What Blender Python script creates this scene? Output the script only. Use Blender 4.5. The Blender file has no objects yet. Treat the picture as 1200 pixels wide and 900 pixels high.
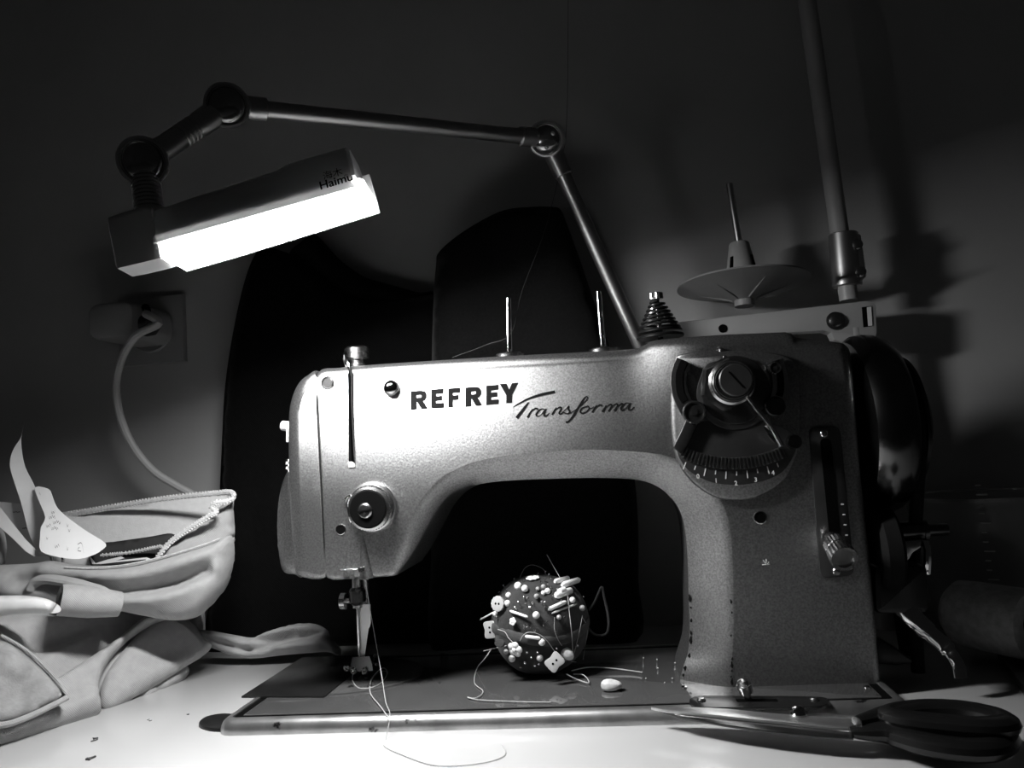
import bpy, bmesh, math, random
import numpy as np
from mathutils import Vector, Matrix
from mathutils.geometry import delaunay_2d_cdt
random.seed(7)
SC = bpy.context.scene
COL = SC.collection
# ------------------------------------------------------------------ camera
F_PX = 900.0
CAM = np.array((0.30702, -0.54085, 0.17682))
def cam_axes(yaw, pitch, roll):
    y, p, r = (math.radians(a) for a in (yaw, pitch, roll))
    fw = np.array((-math.sin(y)*math.cos(p), math.cos(y)*math.cos(p), math.sin(p)))
    rt = np.array((math.cos(y), math.sin(y), 0.0)); up = np.cross(rt, fw)
    return math.cos(r)*rt - math.sin(r)*up, math.sin(r)*rt + math.cos(r)*up, fw
RT, UP, FW = cam_axes(7.5, 5.3, 4.1)
cd = bpy.data.cameras.new('camera'); cam = bpy.data.objects.new('camera', cd); COL.objects.link(cam)
cd.sensor_width = 36.0; cd.lens = 36.0*F_PX/1200.0; cd.clip_start = 0.01; cd.clip_end = 50
m = Matrix.Identity(4)
for i in range(3):
    m[i][0], m[i][1], m[i][2], m[i][3] = RT[i], UP[i], -FW[i], CAM[i]
cam.matrix_world = m
SC.camera = cam
# ------------------------------------------------------------------ world, exposure
LAMP_STRENGTH = 270.0
w = bpy.data.worlds.new('world'); SC.world = w; w.use_nodes = True
w.node_tree.nodes['Background'].inputs[0].default_value = (1, 1, 1, 1)
w.node_tree.nodes['Background'].inputs[1].default_value = 0.005
SC.view_settings.view_transform = 'Standard'; SC.view_settings.look = 'None'
SC.view_settings.gamma = 1.0; SC.view_settings.exposure = 0.0; SC.view_settings.use_curve_mapping = False

# ------------------------------------------------------------------ measuring helpers (photo pixel -> point at a real depth)
def ray(px, py): return FW + RT*(px-600)/F_PX - UP*(py-450)/F_PX
def at(px, py, Y): r = ray(px, py); return CAM + r*(Y-CAM[1])/r[1]
def onz(px, py, z): r = ray(px, py); return CAM + r*(z-CAM[2])/r[2]
V = lambda *a: np.array(a, float)
def unit(a): a = np.asarray(a, float); return a/np.linalg.norm(a)
def perp(a):
    a = unit(a); h = V(0, 0, 1) if abs(a[2]) < 0.9 else V(1, 0, 0)
    u = unit(np.cross(h, a)); return u, np.cross(a, u)

class Plane:
    def __init__(s, o, n, up=(0, 0, 1)):
        s.o = np.asarray(o, float); s.n = unit(n)
        s.u = unit(np.cross(np.asarray(up, float), s.n)); s.v = np.cross(s.n, s.u)
    def px(s, x, y):
        r = ray(x, y); t = ((s.o-CAM)@s.n)/(r@s.n); d = CAM + r*t - s.o
        return (d@s.u, d@s.v)
    def pt(s, a, b, h=0.0): return s.o + s.u*a + s.v*b + s.n*h

def catmull(pts, k=6, closed=True):
    P = [np.asarray(p, float) for p in pts]; n = len(P); out = []
    for i in range(n if closed else n-1):
        g = (lambda j: P[j % n]) if closed else (lambda j: P[min(max(j, 0), n-1)])
        p0, p1, p2, p3 = g(i-1), g(i), g(i+1), g(i+2)
        for q in range(k):
            t = q/k
            out.append(0.5*((2*p1) + (-p0+p2)*t + (2*p0-5*p1+4*p2-p3)*t*t + (-p0+3*p1-3*p2+p3)*t**3))
    if not closed: out.append(P[-1])
    return out

# ------------------------------------------------------------------ mesh building
class MB:
    def __init__(s): s.v = []; s.f = []; s.smooth_all = False
    def add(s, pts): b = len(s.v); s.v.extend([tuple(map(float, p)) for p in pts]); return list(range(b, b+len(pts)))
    def loft(s, rings, closed=True, cap0=True, cap1=True):
        ids = [s.add(r) for r in rings]; n = len(rings[0])
        for a, b in zip(ids, ids[1:]):
            for i in range(n if closed else n-1):
                j = (i+1) % n; s.f.append((a[i], a[j], b[j], b[i]))
        if cap0: s.f.append(tuple(reversed(ids[0])))
        if cap1: s.f.append(tuple(ids[-1]))
        return s
    def lathe(s, o, axis, prof, n=32, a0=0.0, ripple=None):
        o = np.asarray(o, float); ax = unit(axis); u, v = perp(ax); rings = []
        for k, (r, h) in enumerate(prof):
            rr = []
            for i in range(n):
                t = a0 + 2*math.pi*i/n
                q = r
                if ripple and k in ripple and i % 2: q = r*ripple[k]
                rr.append(o + ax*h + (u*math.cos(t)+v*math.sin(t))*max(q, 1e-6))
            rings.append(rr)
        return s.loft(rings)
    def cyl(s, a, b, r0, r1=None, n=20, bev=0.0):
        a = np.asarray(a, float); b = np.asarray(b, float); L = np.linalg.norm(b-a); r1 = r0 if r1 is None else r1
        if bev: return s.lathe(a, b-a, [(r0-bev, 0), (r0, bev), (r1, L-bev), (r1-bev, L)], n)
        return s.lathe(a, b-a, [(r0, 0), (r1, L)], n)
    def tube(s, pts, r, n=8, sx=1.0, sy=1.0, ref=None):
        P = [np.asarray(p, float) for p in pts]; m_ = len(P); rings = []
        T = [unit(P[min(i+1, m_-1)]-P[max(i-1, 0)]) for i in range(m_)]
        u = perp(T[0])[0] if ref is None else unit(np.asarray(ref, float)-T[0]*(np.asarray(ref, float)@T[0]))
        for i in range(m_):
            u = unit(u - T[i]*(u@T[i])); v = np.cross(T[i], u)
            q = r[i] if hasattr(r, '__len__') else r
            rings.append([P[i]+(u*math.cos(2*math.pi*k/n)*sx+v*math.sin(2*math.pi*k/n)*sy)*q for k in range(n)])
        return s.loft(rings)
    def ball(s, o, r, axis=(0, 0, 1), n=14, m_=8, sq=1.0):
        prof = [(r*math.sin(math.pi*k/m_), -r*sq*math.cos(math.pi*k/m_)) for k in range(m_+1)]
        prof[0] = (r*0.02, prof[0][1]); prof[-1] = (r*0.02, prof[-1][1])
        return s.lathe(o, axis, prof, n)
    def box(s, o, dx, dy, dz):
        o = np.asarray(o, float); dx, dy, dz = (np.asarray(q, float)/2 for q in (dx, dy, dz))
        rings = [[o-dx-dy+k*dz, o+dx-dy+k*dz, o+dx+dy+k*dz, o-dx+dy+k*dz] for k in (-1, 1)]
        return s.loft(rings)
    def prism(s, pts, n, depth, bev=0.0):
        """closed outline pts (3D, planar) extruded along -n by depth; front edge rounded by bev"""
        P = np.array(pts, float); n = unit(n); c = P.mean(0); m_ = len(P); rings = [P-n*depth]
        if bev:
            prv = np.roll(P, 1, 0); nxt = np.roll(P, -1, 0)
            def nrm(a):
                t = np.cross(n, a); l = np.linalg.norm(t, axis=1, keepdims=True); return t/np.maximum(l, 1e-12)
            e1 = nrm(P-prv); e2 = nrm(nxt-P); inw = e1+e2; inw /= np.maximum((inw**2).sum(1, keepdims=True)/2, 0.3)
            area = np.cross(P-c, nxt-c)@n
            if area.sum() < 0: inw = -inw
            for a in (0, 0.5, 1.0):
                t = a*math.pi/2
                rings.append(P + inw*bev*(1-math.cos(t)) - n*bev*(1-math.sin(t)))
        else: rings.append(P)
        return s.loft(rings)
    def build(s, name, mat, parent=None, smooth=True, ang=32, recalc=True):
        me = bpy.data.meshes.new(name); me.from_pydata(s.v, [], s.f)
        if recalc:
            bm = bmesh.new(); bm.from_mesh(me); bmesh.ops.recalc_face_normals(bm, faces=bm.faces[:]); bm.to_mesh(me); bm.free()
        co = np.array(s.v); c = (co.min(0)+co.max(0))/2
        if parent is None: c[2] = co[:, 2].min()
        me.transform(Matrix.Translation(-Vector(c)))
        if smooth:
            me.polygons.foreach_set('use_smooth', [True]*len(me.polygons)); me.set_sharp_from_angle(angle=math.radians(175 if s.smooth_all else ang))
        me.materials.append(MT[mat]); me.update()
        o = bpy.data.objects.new(name, me); COL.objects.link(o)
        base = V(0, 0, 0); p = parent
        while p is not None: base = base + np.array(p.location); p = p.parent
        o.parent = parent; o.location = Vector(c - base)
        return o

def tag(o, label, cat, group=None, kind=None):
    o['label'] = label; o['category'] = cat
    if group: o['group'] = group
    if kind: o['kind'] = kind
    return o
def thing(name, label, cat, loc, group=None):
    o = bpy.data.objects.new(name, None); COL.objects.link(o); o.empty_display_size = 0.02
    o.location = Vector(loc); return tag(o, label, cat, group)
def struct(o): o['kind'] = 'structure'; return o

def puff(outline, pl, depth, back, step, edgew, folds=(), k=5, noise=0.0, nscale=60.0, soft=0.5):
    """soft cloth volume: outline (photo px) laid on a plane with real depth in front and behind it"""
    o2 = [np.array(pl.px(*p)) for p in outline]
    o2 = catmull(o2, k) if k > 1 else o2
    A = np.array(o2)
    if sum(A[i, 0]*A[(i+1) % len(A), 1]-A[(i+1) % len(A), 0]*A[i, 1] for i in range(len(A))) < 0: A = A[::-1]
    n = len(A)
    def dist(P, S, closed):
        B = np.roll(S, -1, 0) if closed else S[1:]
        S0 = S if closed else S[:-1]
        d = np.full(len(P), 1e9)
        for a, b in zip(S0, B):
            ab = b-a; t = np.clip(((P-a)@ab)/max(ab@ab, 1e-12), 0, 1)
            d = np.minimum(d, np.linalg.norm(P-a-t[:, None]*ab, axis=1))
        return d
    lo = A.min(0); hi = A.max(0); rnd = random.Random(len(outline)*13+n)
    G = np.array([(x+(rnd.random()-.5)*step*.4+(step/2 if r % 2 else 0), y+(rnd.random()-.5)*step*.4)
                  for r, y in enumerate(np.arange(lo[1], hi[1], step*.87)) for x in np.arange(lo[0], hi[0], step)])
    ins = np.zeros(len(G), bool)
    for i in range(n):
        a, b = A[i], A[(i+1) % n]
        c = ((a[1] > G[:, 1]) != (b[1] > G[:, 1]))
        with np.errstate(divide='ignore', invalid='ignore'):
            xx = (b[0]-a[0])*(G[:, 1]-a[1])/(b[1]-a[1])+a[0]
        ins ^= c & (G[:, 0] < xx)
    G = G[ins]; G = G[dist(G, A, True) > step*.45]
    P = np.vstack([A, G])
    vs, es, fs, *_ = delaunay_2d_cdt([Vector(p) for p in P], [], [list(range(n))], 1, 1e-9)
    P = np.array([tuple(v) for v in vs]); de = dist(P, A, True)
    t = 1-np.clip(de/edgew, 0, 1); prof = np.power(np.clip(1-t*t, 0, 1), soft); h = depth*prof
    for (line, amp, wd) in folds:
        L = np.array([pl.px(*p) for p in line])
        L = np.array(catmull(L, 5, False)) if len(L) > 2 else L
        h = h + amp*np.exp(-(dist(P, L, False)/wd)**2)*np.clip(de/(edgew*.5), 0, 1)
    if noise:
        h = h + noise*prof*(np.sin(P[:, 0]*nscale+2*np.sin(P[:, 1]*nscale*.7))+np.sin(P[:, 1]*nscale*1.3+1.5*np.sin(P[:, 0]*nscale*.8+1)))
    hb = back*prof
    mb = MB(); fr = mb.add([pl.pt(p[0], p[1], q) for p, q in zip(P, h)])
    edge = de < 1e-7
    bk = []
    for i, (p, q) in enumerate(zip(P, hb)):
        bk.append(fr[i] if edge[i] else mb.add([pl.pt(p[0], p[1], -q)])[0])
    for f in fs:
        mb.f.append(tuple(fr[i] for i in f))
        g = tuple(bk[i] for i in reversed(f))
        if set(g) != set(mb.f[-1]): mb.f.append(g)
    mb.smooth_all = True
    return mb
def pp(pts, Y, dz=0): return [at(x, y, Y) for x, y in pts]

# ------------------------------------------------------------------ materials
MT = {}
def mat(name, col, rough=0.5, metal=0.0, bump=0.0, bscale=600.0, var=0.0, vscale=40.0, coat=0.0, sheen=0.0, wave=0.0, spec=0.5, detail=2.0, wear=None, aniso=None):
    mt = bpy.data.materials.new(name); mt.use_nodes = True; nt = mt.node_tree; b = nt.nodes['Principled BSDF']
    b.inputs['Base Color'].default_value = (col, col, col, 1); b.inputs['Roughness'].default_value = rough
    b.inputs['Metallic'].default_value = metal; b.inputs['Coat Weight'].default_value = coat
    b.inputs['Coat Roughness'].default_value = 0.08; b.inputs['Sheen Weight'].default_value = sheen
    b.inputs['Specular IOR Level'].default_value = spec
    tc = nt.nodes.new('ShaderNodeTexCoord')
    if var:
        nz = nt.nodes.new('ShaderNodeTexNoise'); nz.inputs['Scale'].default_value = vscale; nz.inputs['Detail'].default_value = 4
        nt.links.new(tc.outputs['Object'], nz.inputs['Vector'])
        rp = nt.nodes.new('ShaderNodeMapRange'); rp.inputs[1].default_value = .3; rp.inputs[2].default_value = .7
        rp.inputs[3].default_value = col*(1-var); rp.inputs[4].default_value = col*(1+var)
        nt.links.new(nz.outputs['Fac'], rp.inputs[0]); last = rp.outputs[0]
        if wear:
            n2 = nt.nodes.new('ShaderNodeTexNoise'); n2.inputs['Scale'].default_value = wear[0]; n2.inputs['Detail'].default_value = 6
            nt.links.new(tc.outputs['Object'], n2.inputs['Vector'])
            r2 = nt.nodes.new('ShaderNodeMapRange'); r2.inputs[1].default_value = wear[1]; r2.inputs[2].default_value = wear[1]+.04
            nt.links.new(n2.outputs['Fac'], r2.inputs[0])
            mx = nt.nodes.new('ShaderNodeMix'); mx.inputs[3].default_value = wear[2]
            nt.links.new(r2.outputs[0], mx.inputs[0]); nt.links.new(last, mx.inputs[2]); last = mx.outputs[0]
            mx.inputs[3].default_value = wear[2]
        nt.links.new(last, b.inputs['Base Color'])
    if bump or wave:
        bp = nt.nodes.new('ShaderNodeBump'); bp.inputs['Strength'].default_value = bump or wave; bp.inputs['Distance'].default_value = 0.0006
        if wave:
            tx = nt.nodes.new('ShaderNodeTexWave'); tx.wave_type = 'BANDS'; tx.bands_direction = 'DIAGONAL'
            tx.inputs['Scale'].default_value = bscale; tx.inputs['Distortion'].default_value = 1.5; tx.inputs['Detail'].default_value = 2
            nt.links.new(tc.outputs['Object'], tx.inputs['Vector']); nt.links.new(tx.outputs['Fac'], bp.inputs['Height'])
        else:
            tx = nt.nodes.new('ShaderNodeTexNoise'); tx.inputs['Scale'].default_value = bscale; tx.inputs['Detail'].default_value = detail
            nt.links.new(tc.outputs['Object'], tx.inputs['Vector']); nt.links.new(tx.outputs['Fac'], bp.inputs['Height'])
        nt.links.new(bp.outputs['Normal'], b.inputs['Normal'])
    MT[name] = mt; return mt
mat('wall', .42, .75, bump=.25, bscale=120, var=.05, vscale=9, spec=.2)
mat('floor', .12, .6, var=.1, vscale=12)
mat('table', .50, .22, var=.02, vscale=6, coat=.2)
mat('table_leg', .3, .4, metal=.8, var=.05)
def enamel(name, floor, gloss, rough, wear=None):
    mt = mat(name, floor, .9, var=.22, vscale=700, bump=.16, bscale=620, spec=0.0, wear=wear); nt = mt.node_tree
    g = nt.nodes.new('ShaderNodeBsdfAnisotropic'); g.distribution = 'BECKMANN'; g.inputs['Roughness'].default_value = rough
    nz = nt.nodes.new('ShaderNodeTexNoise'); nz.inputs['Scale'].default_value = 750; nz.inputs['Detail'].default_value = 3
    tc = nt.nodes.new('ShaderNodeTexCoord'); nt.links.new(tc.outputs['Object'], nz.inputs['Vector'])
    rp = nt.nodes.new('ShaderNodeMapRange'); rp.inputs[1].default_value = .32; rp.inputs[2].default_value = .68
    rp.inputs[3].default_value = gloss*.7; rp.inputs[4].default_value = gloss*1.3
    nt.links.new(nz.outputs['Fac'], rp.inputs[0]); nt.links.new(rp.outputs[0], g.inputs['Color'])
    b = nt.nodes['Principled BSDF']
    for l in b.inputs['Normal'].links: nt.links.new(l.from_socket, g.inputs['Normal'])
    ad = nt.nodes.new('ShaderNodeAddShader'); nt.links.new(b.outputs[0], ad.inputs[0]); nt.links.new(g.outputs[0], ad.inputs[1])
    nt.links.new(ad.outputs[0], nt.nodes['Material Output'].inputs['Surface'])
enamel('enamel', .034, .29, .51)
mat('bed_paint', .085, .07, metal=.2, var=.12, vscale=30, coat=.4)
mat('rail', .45, .33, metal=.9, var=.25, vscale=60, wear=(55, .64, .04))
mat('groove', .004, 1.0, var=.1, spec=0.0)
mat('dark_steel', .10, .24, metal=.9, var=.15, vscale=50)
mat('steel', .55, .24, metal=1.0, var=.06, vscale=80)
mat('blade_steel', .75, .38, metal=1.0, var=.06, vscale=80)
mat('chrome', .72, .09, metal=1.0, var=.04, vscale=60)
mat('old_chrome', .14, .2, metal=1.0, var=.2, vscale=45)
mat('lamp_metal', .58, .36, metal=1.0, var=.06, vscale=40)
mat('black_metal', .012, .32, metal=.3, var=.15, vscale=60)
mat('black_rubber', .010, .85, var=.1, vscale=80, spec=.1)
mat('black_plastic', .006, .26, var=.05, vscale=40, coat=.15)
mat('dial_plate', .07, .34, metal=.7, var=.2, vscale=50)
mat('print_black', .010, 1.0, var=.1, vscale=120, spec=0.0)
mat('bakelite', .0025, .6, var=.1, vscale=80, spec=.05)
mat('print_white', .7, .5, var=.05, vscale=120)
mt = mat('lamp_plastic', .8, .38, var=.03, vscale=25)
_n = mt.node_tree; _t = _n.nodes.new('ShaderNodeBsdfTranslucent'); _t.inputs[0].default_value = (1, 1, 1, 1)
_x = _n.nodes.new('ShaderNodeMixShader'); _x.inputs[0].default_value = .20
_n.links.new(_n.nodes['Principled BSDF'].outputs[0], _x.inputs[1]); _n.links.new(_t.outputs[0], _x.inputs[2]); _n.links.new(_x.outputs[0], _n.nodes['Material Output'].inputs['Surface'])
mat('lamp_cap', .72, .4, var=.03, vscale=25)
mat('white_plastic', .75, .35, var=.03, vscale=60)
mat('stand_plastic', .36, .45, var=.03, vscale=30)
mat('stand_disc', .22, .45, var=.04, vscale=30)
mat('socket', .30, .4, var=.03, vscale=25)
mat('cable', .45, .45, var=.05, vscale=60)
mat('black_cloth', .004, .9, var=.25, vscale=300, wave=.25, bscale=260, sheen=.03, spec=.06)
mat('black_weave', .006, .85, var=.35, vscale=420, bump=.5, bscale=500, sheen=.04, spec=.08)
mat('grey_cloth', .36, .88, var=.07, vscale=160, wave=.5, bscale=330, sheen=.12, spec=.2)
mat('grey_cloth_back', .62, .9, var=.05, vscale=200, bump=.3, bscale=900, sheen=.1, spec=.2)
mat('dark_lining', .04, .85, var=.12, vscale=100, bump=.3, bscale=700, spec=.2)
mat('serging', .55, .85, var=.2, vscale=500, spec=.2)
mat('velvet', .26, .9, var=.25, vscale=90, bump=.5, bscale=700, sheen=.3)
mat('paper', .82, .7, var=.03, vscale=50)
mat('felt', .5, .95, var=.2, vscale=160, bump=.6, bscale=500, sheen=.2, spec=.1)
mat('cushion', .02, .9, var=.5, vscale=70, bump=.7, bscale=400, sheen=.1)
mat('cushion_band', .05, .85, var=.3, vscale=120, bump=.4, bscale=600)
mat('pearl', .82, .25, var=.03, vscale=60, coat=.3)
mat('pearl_grey', .35, .3, var=.05, vscale=60, coat=.3)
mat('button', .42, .35, var=.06, vscale=60)
mat('shell', .62, .4, var=.35, vscale=90)
mat('thread_pale', .42, .7, var=.1, vscale=200)
mat('thread_dark', .03, .8, var=.1, vscale=200)
mat('lint', .05, .9, var=.2, vscale=200)
mt = mat('clear_plastic', .9, .08, var=.02, vscale=20)
mt.node_tree.nodes['Principled BSDF'].inputs['Transmission Weight'].default_value = .92
mt.node_tree.nodes['Principled BSDF'].inputs['IOR'].default_value = 1.32
mt = mat('lens', .30, .16, metal=.9, var=.3, vscale=90, coat=.6)
mt = mat('diffuser', .9, .5)
_b = mt.node_tree.nodes['Principled BSDF']; _b.inputs['Emission Color'].default_value = (1, 1, 1, 1); _b.inputs['Emission Strength'].default_value = LAMP_STRENGTH
mt = mat('diffuser_edge', .9, .5)
_b = mt.node_tree.nodes['Principled BSDF']; _b.inputs['Emission Color'].default_value = (1, 1, 1, 1); _b.inputs['Emission Strength'].default_value = 5.0

# ================================================================== THE SETTING
TZ = -0.010; WY = 0.295; FZ = -0.76
mb = MB(); mb.box((.3, WY+.05, .45), (3.2, 0, 0), (0, .1, 0), (0, 0, 2.5)); wl = mb.build('wall_back', 'wall'); struct(wl)
mb = MB(); mb.box((.3, -.9, FZ-.03), (3.2, 0, 0), (0, 2.5, 0), (0, 0, .06)); struct(mb.build('floor', 'floor'))
tb = thing('sewing_table', 'white glossy work table under the sewing machine', 'table', (.25, 0, FZ))
x0, x1, y0, y1 = -.55, 1.05, -.190, WY-.003
mb = MB(); c = []
for cx, cy, a in ((x1-.03, y1-.005, 0), (x0+.03, y1-.005, 90), (x0+.03, y0+.03, 180), (x1-.03, y0+.03, 270)):
    r = .005 if a < 180 and a in (0, 90) else .03
    for k in range(6):
        t = math.radians(a+18*k); c.append(V(cx+r*math.cos(t), cy+r*math.sin(t), TZ))
mb.prism(c, (0, 0, 1), .028, .003); mb.build('tabletop', 'table', tb)
for lx in (-.48, .98):
    for ly in (-.16, .23):
        mb = MB(); mb.cyl((lx, ly, FZ), (lx, ly, TZ-.028), .02, bev=.002); mb.build('leg', 'table_leg', tb)

# ================================================================== SEWING MACHINE
YF = .045; YB = .124
SM = thing('sewing_machine', 'grey hammered-enamel zigzag sewing machine with black lettering along its arm', 'sewing machine', (.24, .09, TZ))
def rrect(x0, x1, y0, y1, r, off, z, n=7):
    o = []; r2 = max(r-off, .001)
    for cx, cy, a in ((x1-off-r2, y1-off-r2, 0), (x0+off+r2, y1-off-r2, 90), (x0+off+r2, y0+off+r2, 180), (x1-off-r2, y0+off+r2, 270)):
        for k in range(n):
            t = math.radians(a+90*k/(n-1)); o.append(V(cx+r2*math.cos(t), cy+r2*math.sin(t), z))
    return o
RB = lambda off, z: rrect(0, .482, 0, .178, .013, off, z)
mb = MB(); mb.loft([RB(0, TZ), RB(0, -.0075), RB(.0006, -.0050), RB(.0020, -.0025), RB(.0040, -.0008), RB(.0062, 0), RB(.0090, 0), RB(.0090, -.004), RB(.0090, TZ)], cap0=False, cap1=False)
mb.build('bed_rail', 'rail', SM)
mb = MB(); mb.loft([RB(.0090, TZ), RB(.0090, -.0010), RB(.0150, -.0010), RB(.0150, TZ)], cap0=False, cap1=False); mb.build('bed_groove', 'groove', SM)
mb = MB(); mb.prism(RB(.0150, -.0003), (0, 0, 1), .0095, .0006); mb.build('bed_panel', 'bed_paint', SM)
# hinge lobe at the front left corner
mb = MB(); lob = [onz(x, y, -.0075) for x, y in ((233, 848), (238, 841), (250, 837), (266, 835.5), (282, 838), (290, 845), (284, 851), (266, 853.5), (246, 853))]
mb.prism(catmull(lob, 4), (0, 0, 1), .0025, .0008); mb.build('corner_hinge', 'black_metal', SM)
# slide plate and needle plate
sl = [onz(283, 817, 0), onz(380, 817.5, 0), V(.066, .172, 0), V(-.006, .172, 0)]
mb = MB(); mb.prism([p+V(0, 0, .0009) for p in sl], (0, 0, 1), .0016, .0003); mb.build('slide_plate', 'dark_steel', SM)
mb = MB(); cpt = V(.066, .108, .0008); npz = [V(.066, .056, .0008)] + [cpt+V(math.cos(t)*.062, math.sin(t)*.052, 0) for t in np.linspace(-math.pi/2+.05, math.pi/2-.05, 24)] + [V(.066, .160, .0008)]
mb.prism(npz, (0, 0, 1), .0015, .0003); npo = mb.build('needle_plate', 'bed_paint', SM)
for sx, sy in ((.078, .072), (.094, .072), (.078, .142)):
    mb = MB(); mb.lathe((sx, sy, .0006), (0, 0, 1), [(.0024, 0), (.0024, .0007), (.0016, .0011)], 16); mb.build('plate_screw', 'steel', npo)
mb = MB()
for k in (-1, 0, 1): mb.box((.078+k*.005, .103, .0012), (.002, 0, 0), (0, .016, 0), (0, 0, .0016))
mb.build('feed_dog', 'steel', SM)

# --- main casting: outer outline, front-face outline (photo px) and depth of the edge between
S = [  # outer          inner        d
 (374,437, 375,446,.010),(400,431, 400,441,.011),(430,428, 430,439,.012),(520,422, 520,434,.012),(600,417, 600,429,.012),(680,413, 680,425,.012),
 (742,409, 742,421,.012),(756,404, 757,417,.012),(774,398, 776,412,.012),(850,393, 850,406,.012),(920,390, 920,402,.012),(932,396, 935,406,.012),(978,401, 976,413,.012),
 (990,405, 983,416,.012),(996,418, 987,428,.012),(1001,470, 992,470,.010),(1008,560, 1000,560,.008),(1018,650, 1010,650,.008),(1026,740, 1019,740,.008),
 (1031,800, 1024,800,.006),(1032,809, 1026,809,.004),(950,810, 950,810,.001),(866,810, 866,810,.001),
 (812,806, 858,806,.016),(798,798, 857,795,.022),(800,784, 857,780,.022),(806,765, 858,762,.022),(808,740, 859,735,.022),(807,700, 859,695,.022),(806,660, 858,655,.022),
 (804,630, 855,620,.021),(799,604, 848,594,.020),(788,585, 835,572,.019),(770,570, 812,550,.018),(745,562, 775,533,.017),(700,560, 700,527,.016),(650,561, 650,529,.016),
 (600,563, 600,533,.016),(570,566, 565,539,.016),(548,571, 541,547,.016),(530,580, 521,558,.016),(515,595, 503,575,.015),(503,615, 489,595,.014),(492,635, 477,620,.012),
 (480,655, 467,645,.009),(470,668, 461,664,.006),(461,675, 456,671,.004),(420,677, 420,672,.003),(384,677, 386,672,.003),(381,640, 382.5,640,.001),(377,560, 378.5,560,.001),(373,480, 374.5,480,.001)]
def bulge(x, z):
    k = min(max((.375-x)/.06, 0), 1); k = k*k*(3-2*k); t = min(max((z-.142)/.113, 0), 1.1)
    return .0150*k*t*t
def casting(S, name, matn, yb, sub=4, push=None):
    S2 = catmull([np.array(s) for s in S], sub); NR = 7
    mb = MB(); R = [[] for _ in range(NR)]; RBk = []
    for ox, oy, ix, iy, d in S2:
        a = at(ix, iy, YF); a = at(ix, iy, YF+bulge(a[0], a[2])); b = at(ox, oy, YF+d); b = at(ox, oy, YF+d+bulge(a[0], a[2])); wd = np.linalg.norm((b-a)[[0, 2]])
        k = 1.0 if wd < .012 else max(0.22, 1-(wd-.012)/.008)          # 1 = rounded edge, low = flat bevel
        for j in range(NR):
            f = j/(NR-1); t = f*math.pi/2
            p = a + (b-a)*V(1, 0, 1)*(k*math.sin(t)+(1-k)*f) + (b-a)*V(0, 1, 0)*(k*(1-math.cos(t))+(1-k)*f)
            R[j].append(p)
        RBk.append(V(b[0], yb, b[2]))
    Q = np.array(R[0])[:, [0, 2]]; e = np.roll(Q, -1, 0)-np.roll(Q, 1, 0); nn = np.stack([-e[:, 1], e[:, 0]], 1); nn /= np.maximum(np.linalg.norm(nn, axis=1, keepdims=True), 1e-9)
    ar = (Q[:, 0]*np.roll(Q[:, 1], -1)-np.roll(Q[:, 0], -1)*Q[:, 1]).sum()
    Q = Q+nn*(.0007 if ar > 0 else -.0007)
    R0 = [V(q[0], YF+bulge(q[0], q[1]), q[1]) for q in Q]                                # flat rim keeps the face itself truly flat
    mb.loft([RBk]+R[::-1]+[R0], cap0=True, cap1=False)
    # front face as a fan-free n-gon
    ids = list(range(len(mb.v)-len(R0), len(mb.v)))
    A = [Vector((p[0], p[2])) for p in R0]
    lo = Q.min(0); hi = Q.max(0)
    G = [Vector((x+(.004 if r % 2 else 0), z)) for r, z in enumerate(np.arange(lo[1]+.004, hi[1], .007)) for x in np.arange(lo[0]+.004, hi[0], .008) if bulge(x, z) > 1e-6]
    vs, es, fs, ov, *_ = delaunay_2d_cdt(A+G, [], [list(range(len(A)))], 1, 1e-9)
    idx = [ids[q[0]] if q and q[0] < len(ids) else mb.add([V(vs[i][0], YF+bulge(vs[i][0], vs[i][1]), vs[i][1])])[0] for i, q in enumerate(ov)]
    for f in fs: mb.f.append(tuple(idx[i] for i in f))
    return mb.build(name, matn, SM, ang=30)
casting(S, 'machine_casting', 'enamel', YB)
FP = [(373,437, 373,446,.010),(362,440, 366,449,.012),(350,450, 359,457,.014),(342,468, 353,471,.016),(339,490, 350,492,.016),(339,540, 350,540,.016),(341,600, 352,600,.016),
      (345,648, 356,646,.014),(350,673, 360,668,.010),(382,676.5, 381,671,.003),(379.5,640, 378.2,640,.001),(375.5,560, 374.2,560,.001),(371.5,480, 370.3,480,.001)]
casting(FP, 'face_plate', 'enamel', YB-.004)
pl = Plane(at(340, 600, .085), (-.35, -1, 0))
puff([(343,546),(334,558),(327,583),(325,612),(326,640),(331,668),(345,673),(356,672),(354,610),(350,560)], pl, .006, .02, .006, .014).build('side_cover', 'enamel', SM)
# flutes above the needle bar
FN = V(0, -1, 0)
for (ax_, ay, bx, by, r0, r1) in ((409, 628, 410, 677, .001, .0055), (424, 612, 431, 677, .001, .0065)):
    mb = MB(); mb.cyl(at(ax_, ay, YF+.002), at(bx, by, YF+.003), r0, r1); mb.build('bushing_boss', 'enamel', SM)
def front(px, py, h=0.0): p = at(px, py, YF); return at(px, py, YF+bulge(p[0], p[2])) + FN*h
def disc(prof, px, py, name, matn, parent, axis=FN, n=32, ripple=None, Y=None):
    mb = MB(); mb.lathe(front(px, py), axis, prof, n, ripple=ripple); return mb.build(name, matn, parent)
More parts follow.
